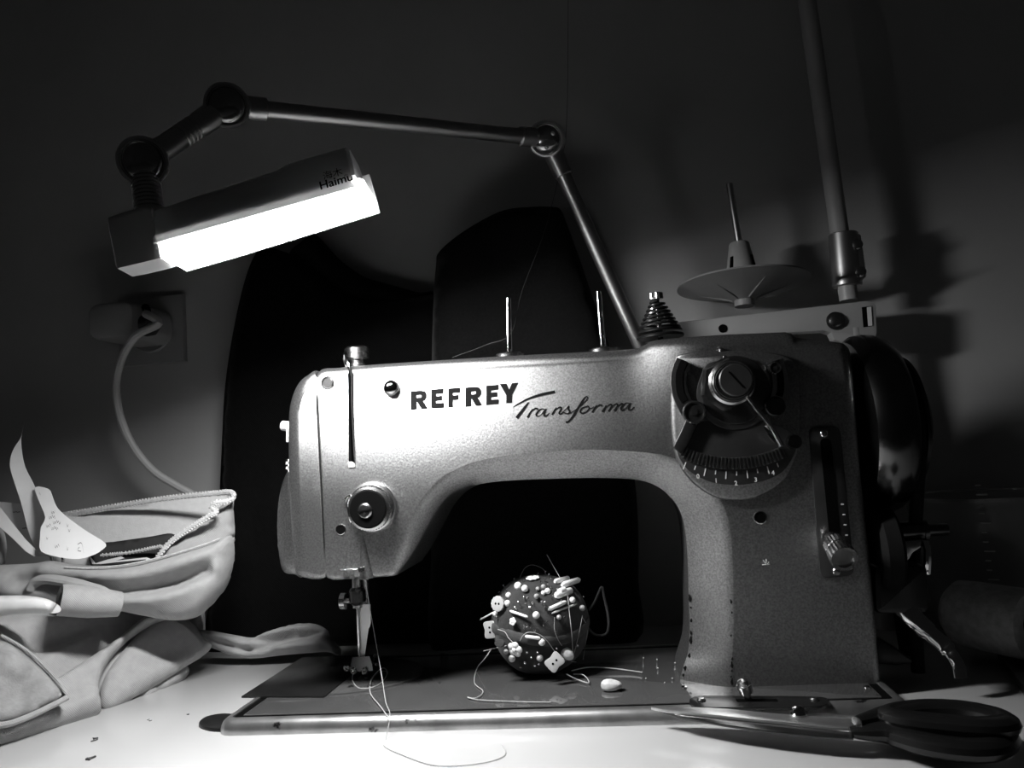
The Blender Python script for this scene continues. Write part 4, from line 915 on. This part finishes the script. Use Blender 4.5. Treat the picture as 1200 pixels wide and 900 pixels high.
def surf(px, py):
    r = unit(ray(px, py)); oc = CAM-PCC; b = r@oc; d = b*b-(oc@oc-PR*PR)
    if d > 0: p = CAM+r*(-b-math.sqrt(d))
    else: p = CAM+r*(-b)
    n = unit(p-PCC); return PCC+n*PR, n, p
def zc_(x, y): return (560+x/6.0, 650+y/6.0)
PG = 'pins in the pincushion'
def pin(zx, zy, r, label, head='ball', matn='pearl', lift=None, d=None):
    p, n, p_vis = surf(*zc_(zx, zy)); r = r/6.0/1380
    n2 = unit(n+V(random.uniform(-.2,.2), random.uniform(-.3,.1), random.uniform(-.1,.25))) if d is None else unit(d)
    lift = random.uniform(.002, .005) if lift is None else lift
    h = p+n2*lift
    # keep the head where the eye sees it
    rr = unit(ray(*zc_(zx, zy))); h = CAM+rr*((h-CAM)@rr)
    if h[2]-r < .0006: h[2] = r+.0006
    root = thing('sewing_pin', label, 'pin', h-n2*(lift+.001), PG)
    mb = MB(); mb.cyl(h-n2*(lift+.008), h-n2*r*.5, .00032, n=6); mb.build('pin_shaft', 'steel', root)
    mb = MB()
    if head == 'ball': mb.ball(h, r, axis=n2)
    elif head == 'flat': mb.lathe(h-n2*.0003, n2, [(r*.9, 0), (r, .0004), (r*.7, .0009), (.0001, .001)], 12)
    elif head == 'flower':
        u, v = perp(n2)
        for k in range(5):
            t = 2*math.pi*k/5; mb.ball(h+(u*math.cos(t)+v*math.sin(t))*r*.55, r*.5, axis=n2, n=10, m_=6, sq=.55)
        mb.ball(h+n2*.0006, r*.4, axis=n2, n=10, m_=6, sq=.8)
    mb.build('pin_head', matn, root); return root
L1 = 'white ball-headed pin stuck in the round pincushion'; L2 = 'grey ball-headed pin stuck in the round pincushion'; L3 = 'plain steel pin with tiny head stuck in the round pincushion'; L4 = 'white flower-headed pin stuck in the round pincushion'
for x, y, r in ((283,220,27),(330,238,24),(490,255,20),(460,268,15),(410,425,24),(450,615,23),(665,318,20),(208,342,22),(125,415,20),(240,730,24),(215,285,20)): pin(x, y, r, L1)
for x, y, r in ((412,292,17),(460,225,17),(420,240,14),(437,728,22),(200,682,17),(735,375,20),(570,440,16)): pin(x, y, r, L2, matn='pearl_grey')
for x, y, r, lb in ((375,165,36,'white flower-headed pin on the crown of the pincushion'),(405,160,26,'smaller white flower-headed pin touching the crown flower pin'),(262,665,52,'largest white flower-headed pin low on the pincushion'),(245,470,26,'small white flower-headed pin above the cloth band of the pincushion')): pin(x, y, r, lb, head='flower')
for x, y in ((283,330),(365,370),(343,500),(450,330),(255,170),(475,118),(310,175),(335,165),(470,175),(440,190),(490,205),(520,165),(555,660),(740,295),(420,690),(345,690),(375,725),(330,760),(430,770),(300,790),(400,780),(180,215),(200,250),(150,265),(230,195),(500,140),(350,300),(385,340),(520,230),(130,440),(590,320),(700,640)):
    pin(x, y, random.uniform(6, 10), L3, head='flat', matn='steel', lift=random.uniform(.005, .011))
HEADS = [(283,220),(330,238),(490,255),(460,268),(410,425),(450,615),(665,318),(208,342),(125,415),(240,730),(215,285),(412,292),(460,225),(437,728),(375,165),(262,665),(245,470),(140,345),(85,528),(540,755),(290,416),(385,582),(560,358),(600,200),(600,270),(625,695)]
for i in range(44):
    t = random.uniform(0, 2*math.pi); q = random.uniform(0, 1)**.6
    px_, py_ = 410+q*230*math.cos(t), 300+q*(180 if math.sin(t) < 0 else 330)*math.sin(t)
    if min(math.hypot(px_-a, py_-b) for a, b in HEADS) < 48: continue
    pin(px_, py_, random.uniform(4, 8), L3, head='flat', matn='steel', lift=random.uniform(.004, .010))
def bar(z0, z1, r, label, Yo=-.004):
    pa, na, _ = surf(*zc_(*z0)); pb2, nb2, _ = surf(*zc_(*z1)); ra = unit(ray(*zc_(*z0))); rb = unit(ray(*zc_(*z1)))
    a = CAM+ra*((pa+na*.004-CAM)@ra); b = CAM+rb*((pb2+nb2*.004-CAM)@rb); r = r/6/1380
    mb = MB(); P = [a, a*.9+b*.1, a*.5+b*.5, a*.1+b*.9, b]; mb.tube(P, [r*.5, r, r*1.05, r, r*.5], 12)
    o = mb.build('flat_headed_pin', 'pearl'); tag(o, label, 'pin', 'bar-headed pins in the pincushion'); return o
LB = 'white bar-headed pin in the cluster at the top of the pincushion'
for a, b, r, lb in (((225,395),(350,438),9,'white bar-headed pin slanting just above the small flower-headed pin'),((332,575),(438,588),11,'white bar-headed pin lying along the cloth band of the pincushion'),
                    ((15,458),(112,405),6,'thin bar-headed pin sticking out between the two left buttons'),((497,385),(620,330),14,'thick white bar-headed pin above a thinner parallel one'),
                    ((520,412),(695,345),7,'thin white bar-headed pin below a thicker parallel one'),((590,215),(715,175),20,LB),((540,190),(640,165),18,LB),((545,290),(660,250),24,LB),((570,265),(610,245),22,LB)): bar(a, b, r, lb)
def button(zx, zy, wr, hr, rot, label, shape, n=None, dark=False):
    p, nn, _ = surf(*zc_(zx, zy)); n = unit(n if n is not None else nn+V(0, -.8, 0)); rr = unit(ray(*zc_(zx, zy)))
    h = p+nn*.007; h = CAM+rr*((h-CAM)@rr)-rr*.010; pl = Plane(h, n); s = 1/6/1380; pts = []
    for k in range(40):
        t = 2*math.pi*k/40
        if shape == 'scallop': r = 1+.05*math.cos(14*t); x, y = wr*r*math.cos(t), hr*r*math.sin(t)
        elif shape == 'waist':
            x = wr*np.sign(math.cos(t))*abs(math.cos(t))**.45; y = hr*np.sign(math.sin(t))*abs(math.sin(t))**.45; x *= 1-.22*(1-min(abs(y/hr)*1.3, 1))
        else: x, y = wr*math.cos(t), hr*math.sin(t)
        c, s2 = math.cos(rot), math.sin(rot); pts.append(pl.pt((x*c-y*s2)*s, (x*s2+y*c)*s, .0009))
    b = thing('button', label, 'button', h)
    mb = MB(); mb.prism(pts, n, .0018, .0005); mb.build('button_disc', 'dark_lining' if dark else 'button', b)
    if not dark:
        for q in (-1, 1):
            a = (0, q*hr*.28) if shape == 'waist' else (q*wr*.25, 0); c, s2 = math.cos(rot), math.sin(rot)
            mb = MB(); o = pl.pt((a[0]*c-a[1]*s2)*s, (a[0]*s2+a[1]*c)*s, .0004); mb.lathe(o, n, [(.0009, 0), (.0009, .0007), (.0002, .0007)], 12); mb.build('button_hole', 'groove', b)
    return b
button(140, 345, 50, 50, 0, 'round scalloped grey button pinned to the pincushion', 'scallop', n=V(-.45, -1, .2))
button(85, 528, 44, 56, .08, 'two-hole grey reel-shaped button hanging below the scalloped button', 'waist', n=V(-.1, -1, .05))
button(540, 755, 50, 56, .35-1.2, 'two-hole grey reel-shaped button resting against the egg-shaped bead', 'waist', n=V(.1, -1, .25))
button(155, 622, 40, 24, .1, 'small dark oval button at the side of the pincushion', 'oval', n=V(-.6, -1, .3), dark=True)
p, n, _ = surf(*zc_(625, 695)); rr = unit(ray(*zc_(625, 695))); h = CAM+rr*((p+n*.004-CAM)@rr)
mb = MB(); mb.ball(h, .0044, axis=(1, 0, -.9), sq=1.45); tag(mb.build('bead', 'pearl'), 'white egg-shaped bead at the foot of the pincushion', 'bead')
# ================================================================== THREADS
def thread(name, pts, r, label, matn='thread_pale', k=6, n=5):
    mb = MB(); mb.tube(catmull(pts, k, False), r, n); return tag(mb.build(name, matn), label, 'thread')
def zs(L, off=.004):
    out = []
    for x, y in L:
        p, nn, _ = surf(*zc_(x, y)); rr = unit(ray(*zc_(x, y))); q = p+nn*off; out.append(CAM+rr*((q-CAM)@rr))
    return out
thread('thread', zs([(295,605),(320,565),(360,545),(430,560),(490,610),(540,680),(600,740),(690,755)]), .00025, 'pale thread arching low across the front of the pincushion')
thread('thread', zs([(630,270),(645,420),(660,560),(668,700)]), .00035, 'pale thread hanging straight down the right side of the pincushion')
thread('thread', zs([(735,430),(710,560),(680,680),(668,705)]), .00025, 'thin thread slanting down to the bead on the pincushion')
thread('thread', zs([(540,440),(538,520),(560,590),(590,640)]), .00022, 'thin thread curving beside the dark middle of the pincushion')
thread('thread', zs([(735,440),(770,520),(755,640),(740,740)]), .00022, 'thin thread along the right edge of the pincushion')
thread('thread', zs([(295,160),(330,95),(380,72),(440,90),(475,118)]), .00022, 'thin thread looping over the top of the pincushion')
thread('thread', [at(*zc_(485,0), .10), at(*zc_(530,80), .10), at(*zc_(580,165), .095)], .00022, 'thin thread end sticking up from the pincushion')
thread('thread', zs([(140,525),(190,545),(215,585),(245,615)]), .0003, 'pale thread tying the reel-shaped button to the pincushion')
thread('thread', [*zs([(200,640),(110,660),(40,678)]), ], .0003, 'pale thread end poking out left of the pincushion')
thread('thread', [*zs([(90,670),(50,730)]), onz(559,783,.0012), onz(556,800,.0010), onz(566,810,.0010), onz(558,818,.0010), onz(548,817,.001), onz(560,820,.001), onz(600,822,.001), onz(646,823,.001)], .00035, 'thread trailing from the pincushion along the front of the bed', 'thread_pale')
thread('thread', [onz(664,790,.004), onz(676,796,.002), onz(690,800,.0015), onz(684,791,.003), onz(672,790,.003)], .0004, 'short folded pale thread end beside the pincushion')
thread('thread', [onz(670,786,.003), onz(690,782,.002), onz(715,783,.0015), onz(740,786,.001), onz(753,788,.001)], .0004, 'pale thread stretching from the pincushion towards the machine pillar')
# needle thread
thread('needle_thread', [at(426,664,YF-.004), at(428,678,.07), at(433,710,.08), at(440,750,.085), at(447,790,.06), at(452,822,.012), at(457,838,-.006), onz(452,866,TZ+.0006), onz(450,874,TZ+.0006), onz(470,884,TZ+.0006), onz(505,896,TZ+.0006), onz(540,897,TZ+.0006), onz(575,892,TZ+.0006), onz(592,884,TZ+.0006), onz(588,872,TZ+.0006)], .00032, 'long needle thread falling from the needle over the bed edge onto the table')
thread('bobbin_thread', [at(414,789,.098), onz(413,797,.0014), onz(420,806,.0013), onz(434,806,.0013), onz(447,800,.0013), onz(454,788,.0013), onz(448,783,.002), onz(436,795,.0013), onz(434,812,.0013), onz(446,828,.0013), onz(455,841,.001)], .0004, 'pale bobbin thread curling in a loop on the needle plate')
thread('thread', [onz(452,848,TZ+.0006), onz(470,846,TZ+.0006), onz(495,841,.0008), onz(510,836,.0008)], .00025, 'thin thread end lying across the front rail of the bed')
thread('hanging_thread', [at(666,-20,.17), at(665.5,60,.17), at(664.5,130,.17), at(660,180,.165), at(640,265,.15), at(612,340,.12), at(599,390,.098), at(570,404,.10), at(530,419,.10)], .00022, 'dark thread coming down from above to the first spool pin', 'thread_dark')

# ================================================================== LOOSE THINGS ON BED AND TABLE
so_ = onz(717, 809, .0002)
mb = MB(); rings = []
for k in range(9):
    t = math.pi*k/8; x = -math.cos(t)*.0078; r = math.sin(t)**.8*.0055 if 0 < k < 8 else .0006
    rings.append([so_+V(x, math.cos(a)*r*.9+.0002*math.cos(6*a), max(.0036+math.sin(a)*r*(.8-.2*x/.0078), 0)) for a in np.linspace(0, 2*math.pi, 21)[:-1]])
mb.loft(rings); tag(mb.build('seashell', 'shell'), 'small pale ridged shell lying on the bed beside the pincushion', 'shell')
def crumb(px, py, r, label, z, matn='lint', grp=None):
    mb = MB()
    for k in range(3):
        o = onz(px+random.uniform(-3,3), py+random.uniform(-1.2,1.2), z+r*.4); mb.tube([o, o+V(random.uniform(-2,2)*r, random.uniform(-2,2)*r, 0), o+V(random.uniform(-3,3)*r, random.uniform(-3,3)*r, 0)], r*.4, 5)
    tag(mb.build('lint', matn), label, 'lint', grp)
crumb(103, 889, .0018, 'dark tuft of lint on the white tabletop in front of the clothes', TZ)
crumb(112, 866, .0011, 'wispy lint fibre on the white table at the foot of the trousers', TZ)
crumb(175, 844, .0006, 'tiny lint fibre between trousers and machine hinge', TZ)
crumb(220, 838, .0006, 'tiny lint fibre close to the black corner hinge', TZ)
crumb(898, 660, .0012, 'pale wisp of fluff on the machine pillar', 0) if False else None
mb = MB()
for a, b in (((894,656),(897,660)),((898,655),(898,661)),((893,662),(902,661)),((901,658),(899,661))): mb.tube([front(*a, .0006), front(*b, .0008)], .0004, 5)
tag(mb.build('fluff', 'thread_pale'), 'pale wisp of fluff stuck to the machine pillar', 'lint')
for px, py in ((754,771),(770,773),(771,783),(791,777),(757,795),(779,800),(788,795)):
    mb = MB(); mb.ball(onz(px, py, .0005), .0007, n=6, m_=4); tag(mb.build('dust_speck', 'thread_pale'), 'tiny pale dust speck on the bed by the pillar foot', 'dust', 'dust specks on the bed')
# ------------------------------------------------------------------ scissors
scs = thing('scissors', 'black-handled fabric scissors lying across the front edge of the machine bed', 'scissors', onz(960, 845, 0.0))
zt = .0026
def zpoly(name, matn, pts, z, th, bev, parent=scs, k=0):
    P = [V(*p) for p in pts]; P = catmull(P, k) if k else P
    mb = MB(); mb.prism([onz(x, y, z) for x, y in P], (0, 0, 1), th, bev); return mb.build(name, matn, parent)
zpoly('blade', 'blade_steel', [(763,828.5),(800,828),(850,830),(900,835),(940,838),(1012,843),(1012,853),(975,852),(930,846.5),(880,842),(820,836),(780,832)], .0042, .0018, .0005)
zpoly('blade', 'dark_steel', [(772,831),(830,838),(880,844),(930,850),(975,855),(1000,858),(1000,864),(960,862),(900,856),(850,849),(800,840)], .0022, .0016, .0004)
pv = MB(); pv.lathe(onz(936, 838, .004), (0, 0, 1), [(.0052, 0), (.0052, .0012), (.0044, .002), (.0038, .0042), (.002, .0056), (.0003, .006)], 24); pv.build('pivot_screw', 'chrome', scs)
zh = .004
def ringz(pts, r, name, z=zh, sq=.72):
    P = catmull([onz(x, y, z) for x, y in pts], 8); P = P+[P[0]]
    mb = MB(); n = 12; rings = []
    for i in range(len(P)-1):
        t = unit(P[(i+1) % (len(P)-1)]-P[i-1]); u = unit(np.cross(t, V(0, 0, 1)))
        rings.append([P[i]+u*math.cos(2*math.pi*k/n)*r+V(0, 0, 1)*math.sin(2*math.pi*k/n)*r*sq for k in range(n)])
    rings.append(rings[0]); mb.loft(rings, cap0=False, cap1=False); return mb.build(name, 'black_plastic', scs)
ringz([(1030,851),(1075,842),(1120,842),(1160,851),(1176,866),(1160,878),(1120,878),(1070,868)], .0085, 'handle_loop', z=.002)
ringz([(1045,838),(1080,832),(1125,833),(1165,841),(1178,850),(1150,853),(1100,849),(1060,844)], .0080, 'handle_loop', z=.010)
for pts, r in (([(996,858),(1015,858),(1040,858),(1062,862)], [.004,.0065,.0085,.0080]), ([(1004,846),(1020,842),(1040,838),(1062,836)], [.004,.0055,.0075,.0078])):
    mb = MB(); P = catmull([onz(x, y, .003 if pts[0][0] < 1000 else .008) for x, y in pts], 5, False); mb.tube(P, list(np.interp(np.linspace(0, 1, len(P)), np.linspace(0, 1, 4), r)), 12, ref=(0, 0, 1), sx=.7, sy=1.0); mb.build('handle_shank', 'black_plastic', scs)
# ------------------------------------------------------------------ right-hand things
cu = thing('measuring_cup', 'clear plastic measuring cup with graduation marks by the back wall', 'cup', V(*at(1150, 700, .215)*V(1, 1, 0))+V(0, 0, TZ))
cc = at(1152, 577, .220); ct = cc[2]; c0 = V(cc[0], cc[1], TZ)
R1, R0_ = .068, .050; H = ct-TZ
mb = MB(); mb.lathe(c0, (0, 0, 1), [(.002, .0005), (R0_-.002, .0005), (R0_, .003), (R1-.003, H-.003), (R1+.001, H-.0022), (R1+.0015, H), (R1-.0035, H), (R1-.0048, H-.003), (R0_-.0018, .0035), (.002, .0028)], 56)
mb.build('cup_body', 'clear_plastic', cu)
mb = MB(); 
for i in range(14):
    z = .03+.008*i; r = R0_+(R1-R0_)*z/H+.0004; wd = .004 if i % 3 else .008
    a0 = -2.05
    q = [c0+V(math.cos(a0+t)*r, math.sin(a0+t)*r, z) for t in (0, wd/r*.5, wd/r)]
    mb.tube(q, .0006, 5)
mb.build('graduation_marks', 'print_white', cu)
ra, rb = at(1118, 716, .143), at(1212, 733, .092)
ra[2] = max(ra[2], TZ+.0265); rx = unit(rb-ra)
fr_ = MB(); LL = np.linalg.norm(rb-ra); fr_.lathe(ra, rx, [(.006, .001), (.020, 0), (.0255, .006), (.0262, .02), (.0262, LL-.008), (.0245, LL-.001), (.021, LL), (.012, LL-.0005), (.0115, LL-.03), (.002, LL-.03)], 40)
# support: a low dark case under the roll
ft = thing('felt_roll', 'grey felt roll lying in front of the measuring cup', 'fabric roll', V((ra[0]+rb[0])/2, (ra[1]+rb[1])/2, min(ra[2], rb[2])-.0262))
fr_.build('roll_body', 'felt', ft)
mb = MB(); mb.lathe(rb-rx*.004, rx, [(.0128, 0), (.0128, .0052), (.0112, .0056), (.0112, -.02)], 28); mb.build('roll_core', 'black_rubber', ft)
lowz = min(ra[2], rb[2])-.0262
bxc = thing('dark_case', 'flat dark case lying under the felt roll', 'case', V(*onz(1215, 790, TZ)))
tz = max(lowz-.0005, TZ+.004)
P = [onz(1168, 762, tz), onz(1212, 822, tz), onz(1420, 800, tz), onz(1330, 745, tz)]
mb = MB(); mb.prism(P, (0, 0, 1), tz-TZ-.0003, .0012); mb.build('case_body', 'black_plastic', bxc)
